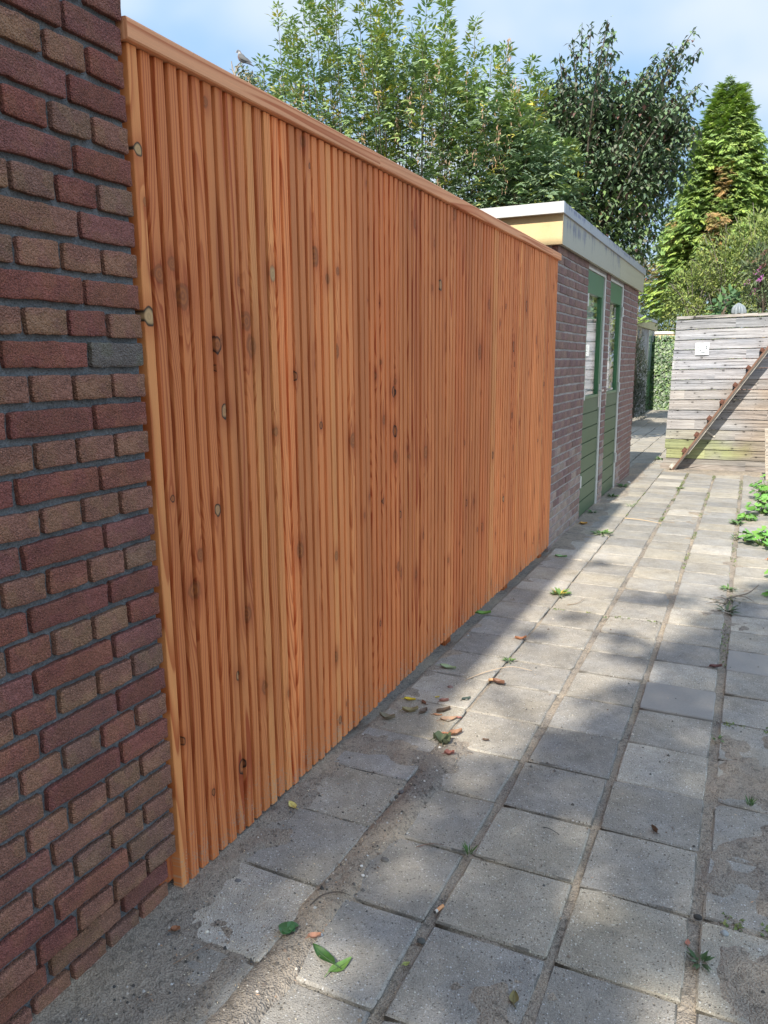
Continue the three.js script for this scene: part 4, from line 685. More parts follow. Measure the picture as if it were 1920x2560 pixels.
// the pigeon
{
  const G = thing('pigeon', 'grey pigeon perched on the bare branch above the larch fence', 'bird', [-7.66, 5.935, -10.98]); G.rotation.y = 0; G.scale.setScalar(1.0);
  const spine = [[-0.055, 0.150, 0.004, 0.004], [-0.045, 0.152, 0.014, 0.015], [-0.026, 0.157, 0.024, 0.023], [-0.008, 0.145, 0.025, 0.024], [0.002, 0.118, 0.030, 0.029], [0.012, 0.085, 0.047, 0.043], [0.035, 0.052, 0.058, 0.052], [0.070, 0.022, 0.053, 0.046], [0.110, -0.006, 0.036, 0.034], [0.145, -0.030, 0.022, 0.026], [0.20, -0.066, 0.012, 0.024], [0.25, -0.098, 0.006, 0.026], [0.252, -0.100, 0.001, 0.004]];
  const T = new Tri(); let prev = null; const N = 14;
  spine.forEach(([x, y, ry, rz], k) => {
    const a = spine[Math.max(0, k - 1)], b = spine[Math.min(spine.length - 1, k + 1)], d = V(b[0] - a[0], b[1] - a[1], 0).normalize(), n = V(-d.y, d.x, 0), row = [], c = k < 4 ? [0.20, 0.22, 0.26] : k < 7 ? [0.30, 0.21, 0.21] : k < 10 ? [0.25, 0.26, 0.28] : [0.10, 0.11, 0.125];
    for (let s = 0; s < N; s++) { const t = s / N * 6.2832, top = Math.cos(t) > 0.2 && k > 4 && k < 10, w = k === 4 && Math.abs(Math.sin(t)) > 0.6 ? [0.62, 0.62, 0.62] : null; row.push(T.v(x + n.x * Math.cos(t) * ry, y + n.y * Math.cos(t) * ry, Math.sin(t) * rz, w ?? (top ? [0.19, 0.205, 0.22] : c))); }
    if (prev) for (let s = 0; s < N; s++) { const m = (s + 1) % N; T.f(prev[s], row[s], prev[m], prev[m], row[s], row[m]); } prev = row;
  });
  part('body', T.geo(), std([0.5, 0.5, 0.5], { vertexColors: true, side: THREE.DoubleSide }), G);
  for (const s of [-1, 1]) {
    const W = new Tri(), o = [[0.012, 0.105, 0.040], [0.05, 0.088, 0.054], [0.11, 0.052, 0.048], [0.19, -0.018, 0.026], [0.225, -0.05, 0.012], [0.13, -0.014, 0.040], [0.06, 0.018, 0.058], [0.02, 0.055, 0.054]].map(([x, y, z]) => W.v(x, y, s * (z + 0.004), [0.20, 0.215, 0.235])), m = W.v(0.08, 0.045, s * 0.066, [0.30, 0.31, 0.32]);
    for (let k = 0; k < 8; k++) W.f(m, o[k], o[(k + 1) % 8]); part('wing', W.geo(), std([0.45, 0.45, 0.45], { vertexColors: true, side: THREE.DoubleSide }), G);
    const e = new THREE.SphereGeometry(0.0045, 8, 6); e.translate(-0.03, 0.163, s * 0.0215); part('eye', flatUV(e), std([0.5, 0.25, 0.03]), G);
    const l = new Tri(); l.tube([V(0.052, 0.0, s * 0.018), V(0.046, -0.03, s * 0.018), V(0.022, -0.045, s * 0.016)], [0.006, 0.004, 0.003], 5); part('leg', l.geo(), std([0.45, 0.16, 0.13]), G);
  }
  const bk = new THREE.ConeGeometry(0.0065, 0.026, 7); bk.rotateZ(Math.PI / 2 + 0.2); bk.translate(-0.064, 0.147, 0); part('beak', flatUV(bk), std([0.42, 0.26, 0.12]), G);
}
// grey bag behind the plank wall
{
  const pts = [], T = new Tri(), N = 40, R = [[0, 0.066], [0.03, 0.068], [0.06, 0.062], [0.085, 0.048], [0.105, 0.028], [0.118, 0.012], [0.122, 0.001]]; let prev = null;
  for (const [y, q] of R) { const row = []; for (let s = 0; s < N; s++) { const t = s / N * 6.2832, f = 1 + 0.13 * Math.sin(t * 9 + 0.7) * (1.2 - y * 4) + 0.10 * Math.sin(t * 4 + 2); row.push(T.v(Math.cos(t) * q * f - y * 0.08, y + (y > 0.1 ? 0 : 0.006 * Math.sin(t * 5)), Math.sin(t) * q * f)); } if (prev) for (let s = 0; s < N; s++) { const m = (s + 1) % N; T.f(prev[s], row[s], prev[m], prev[m], row[s], row[m]); } prev = row; }
  const m = part('plastic_bag', T.geo(), std([0.20, 0.23, 0.25], { roughness: 0.4, side: THREE.DoubleSide }), scene); m.position.set(-0.195, 1.79, PZ - 0.16); tag(m, 'crumpled grey plastic bag over a stake behind the top of the plank wall', 'bag');
  const st = part('garden_stake', new THREE.CylinderGeometry(0.012, 0.014, 1.86, 8).translate(0, 0.93, 0), std([0.3, 0.24, 0.17]), scene); st.position.set(-0.195, 0, PZ - 0.16); tag(st, 'wooden stake under the grey bag behind the plank wall', 'stake');
}
// tree over the alley behind the camera: it throws the dappled shade
{
  const r = rng(2501), T = new Tri(), B = new Tri(), G = thing('shade_tree', 'broad tree standing over the alley, dappling the near pavers with shade', 'tree', [1.7, 0, 7.0]), A = V(1.7, 0, 7.0);
  const poly = [[-1.3, -5.2], [-1.06, -3.66], [-1.02, -2.95], [-0.94, -2.24], [-0.79, -2.16], [-0.59, -2.28], [-0.53, -2.58], [-0.34, -2.82], [-0.26, -3.35], [-0.14, -3.92], [-0.05, -4.4], [0.12, -4.8], [0.5, -5.0], [3, -5.4]];
  const inLit = (x, z) => { if (z < -5.2) return true; let c = false; const P = [...poly, [3, -9], [-1.3, -9]]; for (let i = 0, j = P.length - 1; i < P.length; j = i++) if ((P[i][1] > z) !== (P[j][1] > z) && x < (P[j][0] - P[i][0]) * (z - P[i][1]) / (P[j][1] - P[i][1]) + P[i][0]) c = !c; return c; };
  const dark = [[-0.45, -3.60, 0.10], [-0.36, -3.42, 0.12], [-0.85, -3.45, 0.10], [-0.87, -2.66, 0.05], [-0.34, -2.96, 0.10], [-0.46, -2.82, 0.05], [-0.45, -4.25, 0.10], [-0.25, -4.33, 0.10], [-0.74, -3.80, 0.06], [-0.80, -4.9, 0.08]], spots = [[-0.76, -1.24, 0.10], [-0.79, -1.10, 0.12], [-0.70, -0.98, 0.12], [-0.695, -1.64, 0.085], [-0.47, -2.62, 0.06], [-0.25, -1.74, 0.06], [-0.02, -1.42, 0.09], [-0.86, -1.40, 0.05], [-0.42, -1.15, 0.05], [-0.70, -2.05, 0.05]];
  const open = (x, z) => { let o = inLit(x, z) ? 1 : 0; for (const [a, b, q] of dark) if (Math.hypot(x - a, (z - b) * 0.75) < q * 0.72) o = 0; for (const [a, b, q] of spots) if (Math.hypot(x - a, (z - b) * 0.75) < q) o = 1; return o; };
  const sx = -SUN.x / SUN.y, sz = -SUN.z / SUN.y;
  for (let k = 0; k < 17000; k++) {
    const gx = -1.25 + r() * 2.75, gz = -5.2 + r() * 5.6, h = 6.6 + r() * 3.2 + 0.5 * vn(gx * 1.5, gz * 1.5, 3), edge = Math.hypot((gx - 0.2) / 1.3, (gz + 2.4) / 2.8); if (r() < (edge - 0.78) * 3 && gx > -0.9 + r() * 0.5) continue;
    if (open(gx, gz)) { if (r() > 0.003) continue; }
    const q = V(gx - sx * h, h, gz - sz * h), a = r() * 6.28; T.leaf(q.sub(A), V(Math.cos(a), -0.2, Math.sin(a)).normalize(), V(0, 1, 0).addScaledVector(unit(r), 0.5).normalize(), 0.085 + r() * 0.04, 0.05 + r() * 0.02, vary([0.07, 0.13, 0.04], r));
  }
  const fork = V(0, 4.6, 0); B.tube([V(0, 0, 0), V(-0.05, 2.4, -0.1), fork], [0.2, 0.16, 0.13], 8);
  for (const [x, y, z] of [[-2.2, 7.6, -3.6], [-1.2, 8.2, -2.8], [0.2, 8.4, -3], [0.9, 8.6, -1], [-2.8, 8.0, -1.8], [-1.5, 8.8, 0.4], [0.3, 9, 1], [-0.6, 8.0, -4.4]]) B.tube(bez(fork.clone(), V(x * 0.3, 6.8, z * 0.3), V(x, y, z), 7), taper(7, 0.08, 0.012), 5);
  part('trunk', B.geo(), barkM, G); part('crown', T.geo(), leafM(), G);
}

// ---------------------------------------------------------------- plants along the right edge and weeds in the joints
function plant(name, label, at, n, spread, h, leafR, pal, seed, group) {
  const r = rng(seed), T = new Tri(), B = new Tri(), G = thing(name, label, 'plant', at, group ?? 'leafy plants along the right edge');
  for (let k = 0; k < n; k++) {
    const a = r() * 6.28, R = Math.sqrt(r()) * spread, y = h * (0.35 + 0.75 * r()) * (1 - 0.5 * R / spread), P = V(Math.cos(a) * R, y, Math.sin(a) * R); B.tube(bez(V(P.x * 0.15, 0, P.z * 0.15), V(P.x * 0.5, y * 0.9, P.z * 0.5), P, 4), taper(4, 0.0028, 0.0014), 3);
    // a rounded, lobed leaf: fan of seven points about the stalk
    const N = V(Math.cos(a) * 0.5, 1, Math.sin(a) * 0.5 + 0.15).addScaledVector(unit(r), 0.35).normalize(), X = V().crossVectors(N, V(0.3, 0.1, 1)).normalize(), Y = V().crossVectors(N, X), c = vary(pick(pal, r), r, 0.35), s = leafR * (0.6 + r() * 0.7), m = T.v(P.x, P.y, P.z, c), ring = [];
    const rot = r() * 6.28, M = 14; for (let e = 0; e < M; e++) { const t = rot + e / M * 5.6, q = s * (e % 2 ? 1 : 0.84); ring.push(T.v(P.x + (X.x * Math.cos(t) + Y.x * Math.sin(t)) * q + N.x * q * 0.2, P.y + (X.y * Math.cos(t) + Y.y * Math.sin(t)) * q + N.y * q * 0.2, P.z + (X.z * Math.cos(t) + Y.z * Math.sin(t)) * q + N.z * q * 0.2, c)); }
    for (let e = 0; e + 1 < M; e++) T.f(m, ring[e], ring[e + 1]);
  }
  part('stems', B.geo(), std([0.12, 0.2, 0.05]), G); part('foliage', T.geo(), leafM({ transmission: 0.3, roughness: 0.6 }), G);
}
const bright = [[0.12, 0.30, 0.045], [0.15, 0.36, 0.055], [0.09, 0.23, 0.04], [0.18, 0.40, 0.07]];
plant('leafy_plant', 'tall bright green plant nearest the grey post on the right', [0.20, 0, -7.85], 46, 0.15, 0.26, 0.030, bright, 31);
plant('leafy_plant', 'bushy bright green plant in the middle of the right-hand verge', [0.17, 0, -7.1], 44, 0.15, 0.16, 0.034, bright, 32);
plant('leafy_plant', 'low round leaved plant creeping onto the pavers on the right', [0.055, 0, -6.75], 14, 0.07, 0.06, 0.032, bright, 33);
plant('leafy_plant', 'large round leaved plant casting a dark shadow at the right edge', [0.15, 0, -5.85], 42, 0.14, 0.13, 0.036, bright, 34);
plant('leafy_plant', 'pair of bright round leaves standing out left of the large right-hand plant', [0.035, 0, -5.93], 9, 0.055, 0.075, 0.034, bright, 35);
plant('leafy_plant', 'small leafy plant at the right frame edge below the orange leaf', [0.235, 0, -4.95], 12, 0.07, 0.08, 0.030, bright, 36);
plant('leafy_plant', 'drooping green plant at the right edge beside the shaded pavers', [0.215, 0, -4.55], 8, 0.06, 0.05, 0.028, bright, 37);
function weed(label, at, n, R, h, pal, seed, grass) {
  const r = rng(seed), T = new Tri(), g = thing('weed_tuft', label, 'weed', at, 'weeds growing in the paver joints');
  for (let k = 0; k < n; k++) { const a = r() * 6.28, q = r() * R, d = V(Math.cos(a), grass ? 0.8 + r() * 1.2 : 0.15 + r() * 0.7, Math.sin(a)).normalize(); T.leaf(V(Math.cos(a) * q * 0.6, 0.002, Math.sin(a) * q * 0.6), d, V(0, 1, 0).addScaledVector(unit(r), 0.3).normalize(), h * (0.5 + r() * 0.7), grass ? 0.0035 : h * (0.22 + r() * 0.2), vary(pick(pal, r), r, 0.4)); }
  part('leaves', T.geo(), leafM({ transmission: 0.3 }), g);
}
const weedG = [[0.08, 0.18, 0.04], [0.11, 0.22, 0.05], [0.06, 0.13, 0.035]], weedY = [[0.14, 0.26, 0.05], [0.45, 0.36, 0.05], [0.10, 0.2, 0.04]];
weed('green and yellow weed tuft on the pale paver row by the larch fence', [-0.875, 0.004, -4.11], 36, 0.06, 0.055, weedY, 41);
weed('small grass tuft where four dark pavers meet in the foreground', [-0.583, 0, -1.735], 26, 0.014, 0.032, weedG, 42, true);
weed('green weed in the crossing beside the three fallen leaves by the larch fence', [-0.862, 0.002, -3.07], 16, 0.02, 0.03, weedG, 43);
weed('wide flat weed in front of the nearer green door', [-0.93, 0.004, -5.75], 34, 0.08, 0.06, weedG, 44);
weed('low weed at the foot of the nearer green door', [-1.15, 0.006, -6.55], 16, 0.04, 0.05, weedG, 45);
weed('weed tuft at the foot of the brick pier between the doors', [-1.12, 0.006, -7.42], 22, 0.04, 0.06, weedG, 46);
weed('weed tuft below the farther green door', [-1.12, 0.006, -8.05], 24, 0.04, 0.07, weedG, 47);
weed('grassy weed on the sunny pavers before the farther door', [-0.89, 0.004, -6.95], 24, 0.05, 0.05, weedG, 48, true);
weed('weed cluster in the right joint beside the bushy plant', [-0.018, 0.002, -6.55], 34, 0.05, 0.06, weedG, 49);
weed('weed in the right joint left of the pair of round leaves', [-0.022, 0.002, -6.0], 20, 0.035, 0.045, weedG, 50);
weed('bright weed in the right joint above the dry twig', [-0.035, 0.002, -4.60], 26, 0.045, 0.04, weedG, 51);
weed('wilted weed in the right joint below the dry twig', [-0.028, 0.002, -4.17], 18, 0.045, 0.055, [[0.07, 0.11, 0.05], [0.05, 0.08, 0.04]], 52);
weed('little moss tuft in the middle joint of the sunny pavers', [-0.585, 0.002, -3.82], 18, 0.02, 0.014, weedG, 53);
weed('small grass tuft on the shaded sandy verge at the right', [0.085, 0.006, -2.28], 24, 0.012, 0.028, weedG, 54, true);
weed('dark ragged weed in the sandy gap at the lower right', [-0.008, 0.003, -1.585], 22, 0.018, 0.028, [[0.06, 0.12, 0.035], [0.09, 0.13, 0.05], [0.12, 0.10, 0.06]], 55);
weed('tiny weed on the right joint beside the shaded pavers', [-0.015, 0.002, -2.68], 12, 0.02, 0.02, weedG, 56);
weed('weed growing in the far joint by the corner of the nearer shed', [-1.0, 0.002, -10.55], 30, 0.08, 0.08, weedG, 57);
weed('moss and weeds in the joint before the plank wall', [-0.575, 0.002, -8.2], 40, 0.05, 0.03, [[0.14, 0.2, 0.04], [0.1, 0.16, 0.04]], 58);

// ---------------------------------------------------------------- fallen leaves and litter, each its own thing
function fallen(label, [x, z], len, wid, turn, c, o = {}) {
  const nx = 4, nz = 8, T = new Tri(), r = rng(Math.round((x * 131 + z * 717) * 100) >>> 0), grid = [];
  for (let j = 0; j <= nz; j++) { const t = j / nz, w = wid / 2 * Math.pow(Math.sin(Math.PI * Math.pow(t * 0.96 + 0.02, o.shape ?? 0.85)), 0.9), row = []; for (let i = 0; i <= nx; i++) { const s = (i / nx - 0.5) * 2, e = (r() - 0.5) * 0.05; row.push(T.v((t - 0.5) * len, (o.curl ?? 0.2) * wid * (s * s * 0.7) + (o.bend ?? 0.1) * len * (t - 0.5) * (t - 0.5) * 2.4 + (o.wave ?? 0.02) * len * Math.sin(t * 9 + s), s * w * (1 + e), vary(c, r, o.mottle ?? 0.25))); } grid.push(row); }
  for (let j = 0; j < nz; j++) for (let i = 0; i < nx; i++) T.f(grid[j][i], grid[j][i + 1], grid[j + 1][i], grid[j][i + 1], grid[j + 1][i + 1], grid[j + 1][i]);
  const G = thing('fallen_leaf', label, 'leaf', [x, (o.y ?? 0) + Math.max(0.003, sandHeight(x, z) + 0.002), z], 'fallen leaves scattered on the alley'); G.rotation.set(o.tilt ?? 0, turn, o.roll ?? 0, 'YXZ');
  part('blade', T.geo(), std([1, 1, 1], { vertexColors: true, side: THREE.DoubleSide, roughness: o.gloss ?? 0.7 }), G);
  const S = new Tri(); S.tube([V(len * 0.49, 0.002, 0), V(0, 0.0022, 0), V(-len * 0.5, 0.0015 + (o.bend ?? 0.1) * len * 0.6, 0), V(-len * 0.72, 0.004, 0.004)], [0.0005, 0.0009, 0.0012, 0.001], 4); part('stalk', S.geo(), std(c.map((q) => q * 0.8 + 0.03)), G);
}
const BR = [0.20, 0.105, 0.06], DB = [0.10, 0.065, 0.045], GN = [0.045, 0.13, 0.03];
fallen('glossy dark green leaf, left one of the pair in the sunny patch', [-0.755, -1.262], 0.078, 0.026, 2.75, [0.035, 0.095, 0.025], { gloss: 0.35, curl: 0.3 });
fallen('lighter green leaf, right one of the pair in the sunny patch', [-0.708, -1.252], 0.062, 0.025, 1.15, [0.13, 0.25, 0.06], { gloss: 0.45, curl: 0.15 });
fallen('pale yellow leaf on the sand at the foot of the near fence slats', [-1.125, -1.727], 0.042, 0.022, 2.6, [0.62, 0.54, 0.18], { curl: 0.25 });
fallen('bright yellow curled leaf on the paver before the dry leaves', [-1.098, -2.53], 0.045, 0.02, 0.2, [0.62, 0.47, 0.03], { curl: 0.5 });
fallen('grey brown curled leaf lying nearest the fence on the sandy paver', [-1.11, -2.352], 0.06, 0.026, 0.1, [0.22, 0.19, 0.13], { curl: 0.8, bend: 0.3 });
fallen('folded yellowish brown leaf below the bright yellow leaf', [-1.058, -2.44], 0.06, 0.024, 0.5, [0.30, 0.25, 0.13], { curl: 0.8, bend: 0.25 });
fallen('dull brown leaf right of the folded yellowish leaf', [-1.01, -2.455], 0.04, 0.026, 1.2, [0.17, 0.12, 0.09], { curl: 0.7 });
fallen('small rusty leaf right of the bright yellow leaf', [-1.04, -2.53], 0.036, 0.014, 2.4, [0.22, 0.10, 0.06], { curl: 0.6 });
fallen('little yellow leaf beyond the bright yellow leaf', [-1.012, -2.60], 0.02, 0.015, 1, [0.55, 0.42, 0.06]);
fallen('reddish curled scrap of leaf on the pale paver by the little yellow leaf', [-0.975, -2.575], 0.036, 0.016, 0.6, [0.24, 0.11, 0.09], { curl: 0.9 });
fallen('dark rolled leaf beside the large brown leaf at the joint', [-0.945, -2.49], 0.06, 0.018, 0.9, DB, { curl: 1.1 });
fallen('large light brown leaf lying in the joint among dry leaves', [-0.905, -2.435], 0.062, 0.036, 0.6, [0.30, 0.19, 0.125], { curl: 0.3, bend: 0.15 });
fallen('small red leaf touching the large light brown leaf', [-0.878, -2.465], 0.026, 0.014, 0.3, [0.22, 0.085, 0.07], { curl: 0.5 });
fallen('orange brown leaf scrap left of the large light brown leaf', [-0.955, -2.455], 0.034, 0.012, 0.2, [0.34, 0.16, 0.08], { curl: 0.5 });
fallen('dry brown leaf lying on the sunny paver beside the crumpled green leaf', [-0.845, -2.345], 0.055, 0.026, 0.9, [0.25, 0.135, 0.08], { curl: 0.7 });
fallen('thin rust leaf just behind the crumpled green leaf', [-0.872, -2.335], 0.05, 0.012, 0.4, [0.33, 0.14, 0.07], { curl: 0.5 });
fallen('crumpled dark green leaf heaped at the paver corner', [-0.868, -2.275], 0.06, 0.045, 0.3, [0.06, 0.085, 0.045], { curl: 0.7, bend: 0.25, wave: 0.12 });
fallen('second fold of the crumpled leaf, lower and browner', [-0.853, -2.262], 0.045, 0.04, 1.6, [0.075, 0.09, 0.05], { curl: 0.6, bend: 0.25, wave: 0.12 });
fallen('dark red shrivelled leaf alone on the sandy paver', [-0.808, -2.185], 0.034, 0.022, 0.4, [0.20, 0.075, 0.06], { curl: 0.7, wave: 0.08 });
fallen('dark leaf scrap on the sunny paver right of the crumpled leaf', [-0.735, -2.345], 0.022, 0.01, 0.2, DB, { curl: 0.9 });
fallen('green leaf stuck under the foot of the larch fence', [-1.156, -3.60], 0.085, 0.04, 0.5, [0.14, 0.28, 0.05], { curl: 0.4, y: 0.01 });
fallen('pale green leaf turned over near the pale paver by the fence', [-1.075, -2.885], 0.075, 0.03, -0.1, [0.33, 0.42, 0.24], { curl: 0.4 });
fallen('orange brown leaf on the joint nearer the shed than the green weed', [-0.888, -3.345], 0.055, 0.025, 0.5, [0.34, 0.145, 0.07], { curl: 0.6, bend: 0.3 });
fallen('rolled dark brown leaf at the end of the thin twig', [-0.835, -2.825], 0.05, 0.022, -0.1, [0.17, 0.085, 0.055], { curl: 0.9 });
fallen('rounded tan leaf in the joint beside the rolled dark brown leaf', [-0.868, -2.835], 0.03, 0.026, 0.9, [0.38, 0.22, 0.11], { curl: 0.4 });
fallen('blackish green leaf lying flat in the joint beside the pale paver', [-0.905, -2.63], 0.042, 0.026, 1.0, [0.035, 0.06, 0.05], { curl: 0.2 });
fallen('green and white leaf lying near the fence end on sand', [-1.06, -4.96], 0.08, 0.038, 0.1, [0.22, 0.36, 0.16], { curl: 0.4 });
fallen('orange leaf on the dirt before the nearer green door', [-1.125, -6.05], 0.06, 0.05, 0.3, [0.50, 0.27, 0.05], { curl: 0.3 });
fallen('brown curled leaf alone on the right-hand dark paver', [-0.152, -2.043], 0.03, 0.014, 2.2, [0.15, 0.085, 0.05], { curl: 1.0 });
fallen('olive leaf on the dark paver at the bottom edge of the picture', [-0.345, -1.325], 0.034, 0.02, 1.8, [0.20, 0.17, 0.07], { curl: 0.4 });
fallen('tiny yellow green leaf in the joint at the bottom', [-0.582, -1.318], 0.018, 0.012, 0.8, [0.30, 0.33, 0.10]);
fallen('salmon leaf scrap beside the dark weed at the lower right', [-0.037, -1.638], 0.02, 0.011, 1.5, [0.45, 0.19, 0.13]);
fallen('pinkish brown leaf beside the heart leaved weed', [-0.80, -1.30], 0.03, 0.015, 0.6, [0.42, 0.22, 0.15], { curl: 0.8 });
fallen('dark red leaf lying on the right joint beyond the smooth paver', [-0.05, -3.36], 0.055, 0.022, 0.5, [0.13, 0.05, 0.045], { curl: 0.6 });
fallen('small russet leaf on the dirt near the house wall corner', [-1.10, -1.185], 0.022, 0.014, 0.6, [0.32, 0.14, 0.07], { curl: 0.8 });
fallen('orange leaf at the right frame edge under the large plant', [0.21, -5.42], 0.08, 0.045, 0.4, [0.60, 0.20, 0.05], { curl: 0.3 });
// heart-leaved seedling
{
  const G = thing('seedling', 'small seedling with heart shaped green leaves at the sandy joint', 'plant', [-0.865, 0.003, -1.29]), T = new Tri();
  for (const [x, z, s, a] of [[-0.006, 0.006, 0.026, 2.4], [0.013, -0.006, 0.018, 0.3], [0.006, 0.008, 0.013, -1.2], [0.012, 0.004, 0.012, 1.4]]) { const c = [0.045, 0.14, 0.055], m = T.v(x, 0.014, z, c), ring = []; for (let e = 0; e <= 14; e++) { const t = e / 14 * 6.2832, q = s * (1 - 0.45 * Math.pow(Math.abs(Math.cos((t) / 2)), 6)) * (1 + 0.25 * Math.pow(Math.max(0, -Math.cos(t)), 3)); ring.push(T.v(x + Math.cos(t + a) * q * 0.8, 0.016 + 0.003 * Math.cos(2 * t), z + Math.sin(t + a) * q * 0.8, c)); } for (let e = 0; e < 14; e++) T.f(m, ring[e], ring[e + 1]); T.tube([V(x * 0.3, -0.002, z * 0.3), V(x * 0.8, 0.008, z * 0.8), V(x, 0.014, z)], [0.001, 0.001, 0.001], 4, [0.1, 0.16, 0.06]); }
  part('foliage', T.geo(), leafM({ transmission: 0.15, roughness: 0.5 }), G);
}
// cigarette end
{
  const G = thing('cigarette_end', 'orange tipped cigarette end lying in the sandy joint', 'cigarette end', [-0.578, 0.004, -1.51]); G.rotation.y = 1.25;
  const a = new THREE.CylinderGeometry(0.0042, 0.0042, 0.022, 12); a.rotateZ(Math.PI / 2); part('filter', flatUV(a, 0.05), std([0.72, 0.36, 0.17], { map: fineTex }), G);
  const b = new THREE.CylinderGeometry(0.0043, 0.0040, 0.007, 12); b.rotateZ(Math.PI / 2); b.translate(-0.0145, 0, 0); part('paper', flatUV(b, 0.05), std([0.7, 0.66, 0.6], { map: fineTex }), G);
  const c = new THREE.CylinderGeometry(0.0035, 0.003, 0.003, 10); c.rotateZ(Math.PI / 2); c.translate(-0.0192, 0.0, 0); part('ash', flatUV(c, 0.05), std([0.06, 0.055, 0.05]), G);
}
// twigs
function twig(label, pts, rad, c) { const A = V(...pts[0]), T = new Tri(), P = pts.map((p) => V(...p).sub(A)); const sm2 = new THREE.CatmullRomCurve3(P).getPoints(14); T.tube(sm2, taper(14, rad, rad * 0.45), 6); const m = part('twig', T.geo(), std(c, { roughness: 1 }), scene); m.position.copy(A); tag(m, label, 'twig', 'twigs lying on the alley'); return m; }
twig('thin curved pale twig crossing the joint near the pale paver', [[-0.965, 0.006, -2.80], [-0.90, 0.016, -2.90], [-0.82, 0.022, -2.97], [-0.745, 0.006, -3.0]], 0.0022, [0.42, 0.33, 0.24]);
twig('straight brown stick on the dirt near the house wall', [[-1.035, 0.010, -1.10], [-1.02, 0.013, -1.13], [-0.995, 0.012, -1.185]], 0.0016, [0.24, 0.17, 0.12]);
{ const t = twig('forked dry twig with withered shoots lying across the right joint', [[-0.045, 0.012, -4.28], [-0.03, 0.02, -4.36], [0.01, 0.022, -4.42], [0.06, 0.03, -4.46], [0.115, 0.05, -4.58]], 0.006, [0.17, 0.14, 0.11]); const T = new Tri(), r = rng(5); for (const [a, b] of [[[0, 0, 0], [-0.09, -0.004, 0.02]], [[0.02, 0.006, -0.05], [-0.06, 0.004, -0.09]], [[0.06, 0.01, -0.14], [0.14, -0.004, -0.12]], [[0.0, 0, 0.0], [-0.03, 0.0, 0.06]]]) T.tube([V(...a), V(...a).lerp(V(...b), 0.5).add(V(0, 0.01, 0)), V(...b)], [0.003, 0.0025, 0.001], 5); part('side_shoot', T.geo(), std([0.17, 0.14, 0.11]), t); const L = new Tri(); for (let k = 0; k < 22; k++) L.leaf(V(-0.08 + r() * 0.16, r() * 0.02, -0.1 + r() * 0.14), unit(r).setY(0.1).normalize(), V(0, 1, 0), 0.035, 0.011, vary([0.07, 0.075, 0.045], r, 0.6)); part('withered_leaves', L.geo(), leafM({ transmission: 0.1 }), t); }
twig('long straw coloured stem on the sunny pavers before the doors', [[-0.86, 0.008, -6.42], [-0.72, 0.012, -6.38], [-0.57, 0.006, -6.33]], 0.004, [0.50, 0.38, 0.24]);
twig('short dark twig on the middle dark paver', [[-0.435, 0.005, -1.93], [-0.415, 0.009, -1.925], [-0.385, 0.005, -1.915]], 0.0013, [0.06, 0.055, 0.05]);
twig('small bent twig on the sunny paver beside the green weed', [[-0.80, 0.005, -3.95], [-0.76, 0.007, -3.99], [-0.735, 0.012, -4.08]], 0.0022, [0.22, 0.17, 0.12]);
twig('brown twig on the paver with the bright patch', [[-0.72, 0.006, -1.70], [-0.69, 0.008, -1.725], [-0.655, 0.006, -1.74]], 0.0014, [0.19, 0.12, 0.09]);
twig('dark curved rootlet in the wide sandy joint', [[-0.86, 0.010, -1.38], [-0.85, 0.014, -1.42], [-0.82, 0.012, -1.45], [-0.79, 0.008, -1.455]], 0.0018, [0.10, 0.08, 0.065]);
// pebbles one can pick out
function pebble(label, [x, z], s0, c, seed) { const s = s0 * 0.72; const g = new THREE.IcosahedronGeometry(s, 2), p = g.attributes.position; for (let i = 0; i < p.count; i++) { const k = 0.8 + 0.4 * vn(p.getX(i) / s * 1.3 + 5, p.getY(i) / s * 1.3 + p.getZ(i) / s, seed); p.setXYZ(i, p.getX(i) * k * 1.2, p.getY(i) * k * 0.6, p.getZ(i) * k); } g.computeVertexNormals(); const m = part('pebble', flatUV(g, 0.1), std(c, { map: fineTex }), scene); m.position.set(x, Math.max(0, sandHeight(x, z)) + s * 0.3, z); tag(m, label, 'pebble', 'pebbles lying on the alley'); }
pebble('white angular chip on the near paver beside the larch fence', [-0.975, -1.62], 0.007, [0.7, 0.68, 0.64], 1);
pebble('white pebble in the wide sandy joint', [-0.818, -1.568], 0.006, [0.72, 0.7, 0.66], 2);
pebble('second white pebble in the wide sandy joint, nearer the pavers', [-0.80, -1.54], 0.006, [0.66, 0.64, 0.6], 3);
pebble('dark round stone in the sand above the white pebbles', [-0.775, -1.62], 0.012, [0.13, 0.125, 0.12], 4);
pebble('dark stone in the joint at the bottom crossing', [-0.580, -1.395], 0.011, [0.085, 0.09, 0.085], 5);
pebble('dark lump of grit on the dirt by the fence foot', [-1.075, -1.39], 0.011, [0.16, 0.16, 0.16], 6);
pebble('grey stone on the sandy verge at the lower right', [0.036, -1.705], 0.011, [0.30, 0.33, 0.34], 7);
pebble('dark stone on the sandy joint beside the third near paver', [-0.865, -1.93], 0.011, [0.12, 0.115, 0.12], 8);
pebble('reddish brown stone on the pale streaked paver', [-1.0, -2.71], 0.014, [0.25, 0.16, 0.14], 9);
pebble('white chip on the dirt nearest the house wall', [-1.035, -1.215], 0.0065, [0.82, 0.78, 0.66], 10);
pebble('black pebble in the joint at the lower right corner crossing', [-0.022, -1.735], 0.012, [0.03, 0.03, 0.03], 11);
pebble('white stone by the foot of the farther door', [-1.10, -8.35], 0.022, [0.68, 0.66, 0.62], 12);
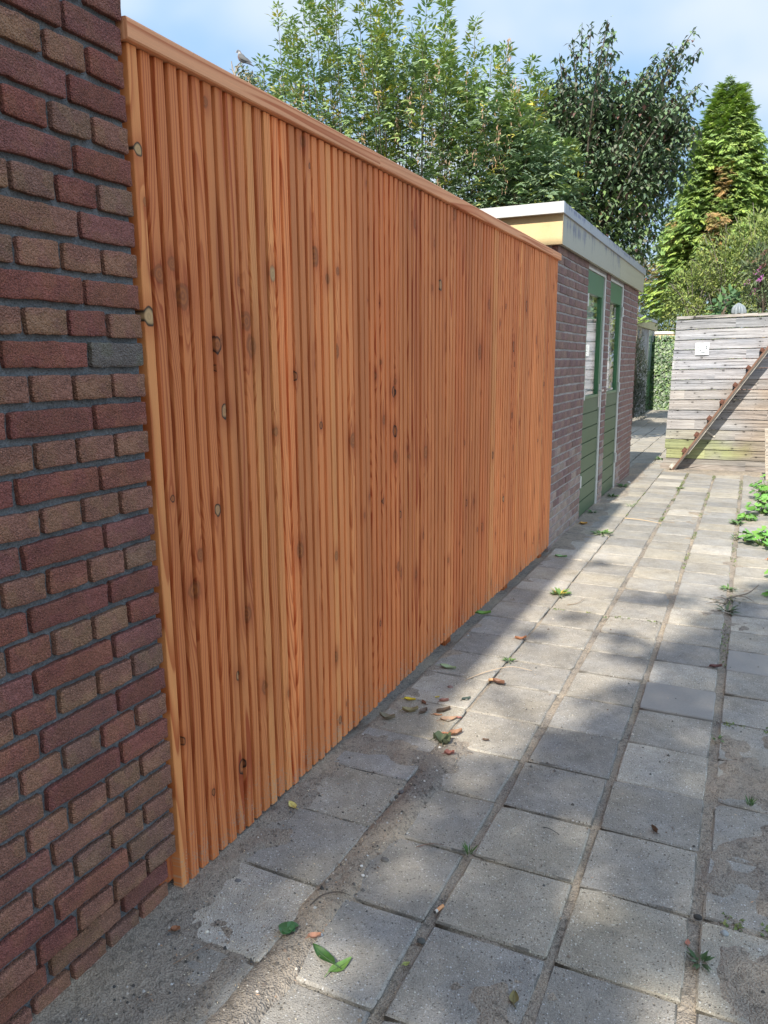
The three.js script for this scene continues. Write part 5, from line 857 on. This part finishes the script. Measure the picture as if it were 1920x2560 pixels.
// countless chips, grit and bits of straw in the sand
{
  const r = rng(909), chips = new Tri(), grit = new Tri();
  const near = () => { const q = r(); if (q < 0.42) return [-1.13 + r() * 0.27, -0.85 - r() * 1.2]; if (q < 0.62) return [-0.9 + r() * 0.14, -1.1 - r() * 1.2]; if (q < 0.8) return [-1.14 + r() * 1.4, -1.0 - r() * 3]; return [-1.14 + r() * 0.28, -2 - r() * 3]; };
  for (let k = 0; k < 620; k++) { const [x, z] = near(), y = Math.max(0.002, sandHeight(x, z)) + 0.0025, a = r() * 6.28, l = 0.003 + r() * r() * 0.012; chips.leaf(V(x, y, z), V(Math.cos(a), 0.05, Math.sin(a)).normalize(), V(0, 1, 0).addScaledVector(unit(r), 0.5).normalize(), l, 0.0016 + r() * 0.0016, vary(pick([[0.75, 0.68, 0.52], [0.62, 0.50, 0.34], [0.42, 0.26, 0.16], [0.5, 0.42, 0.3]], r), r, 0.3)); }
  for (let k = 0; k < 1500; k++) { const [x, z] = near(), y = Math.max(0.001, sandHeight(x, z)), s = 0.0012 + r() * r() * 0.0045, c = vary(pick([[0.09, 0.085, 0.08], [0.15, 0.12, 0.10], [0.45, 0.43, 0.4], [0.06, 0.055, 0.05], [0.22, 0.19, 0.16]], r), r, 0.4), t = grit.v(x, y + s * 1.3, z, c), ring = [0, 1, 2, 3, 4].map((e) => grit.v(x + Math.cos(e * 1.257 + s * 900) * s * 1.2, y, z + Math.sin(e * 1.257 + s * 900) * s, c)); for (let e = 0; e < 5; e++) grit.f(t, ring[(e + 1) % 5], ring[e]); }
  tag(part('wood_chips', chips.geo(), std([1, 1, 1], { vertexColors: true, side: THREE.DoubleSide }), scene), 'scattered pale wood shavings and straw on the sand', 'debris', null, 'stuff');
  tag(part('grit', grit.geo(), std([1, 1, 1], { vertexColors: true }), scene), 'scattered dark and pale grit on the pavers and sand', 'debris', null, 'stuff');
  // moss in the joints
  const M = new Tri(); const moss = (x0, x1, z0, z1, n) => { for (let k = 0; k < n; k++) { const x = mix(x0, x1, r()), z = mix(z0, z1, r()); if (fbm(x * 20, z * 6, 2, 77) < 0.5) continue; const a = r() * 6.28; M.leaf(V(x, -0.006 + r() * 0.006, z), V(Math.cos(a), 0.8, Math.sin(a)).normalize(), V(0, 1, 0), 0.012, 0.008, vary(pick([[0.13, 0.19, 0.05], [0.17, 0.2, 0.06], [0.09, 0.13, 0.04]], r), r)); } };
  moss(-0.600, -0.570, -6.0, -9.4, 900); moss(-0.318, -0.290, -5.0, -9.4, 700); moss(-0.042, -0.008, -3.4, -9, 600); moss(-0.88, -0.865, -6.5, -9.3, 300); moss(-0.868, -0.32, -3.838, -3.88, 160); moss(0.0, 0.25, -2.80, -2.84, 160); moss(0.0, 0.25, -1.73, -1.77, 160);
  tag(part('moss', M.geo(), leafM({ transmission: 0.1 }), scene), 'patches of moss in the paver joints', 'moss', null, 'stuff');
}
renderer.render(scene, camera);
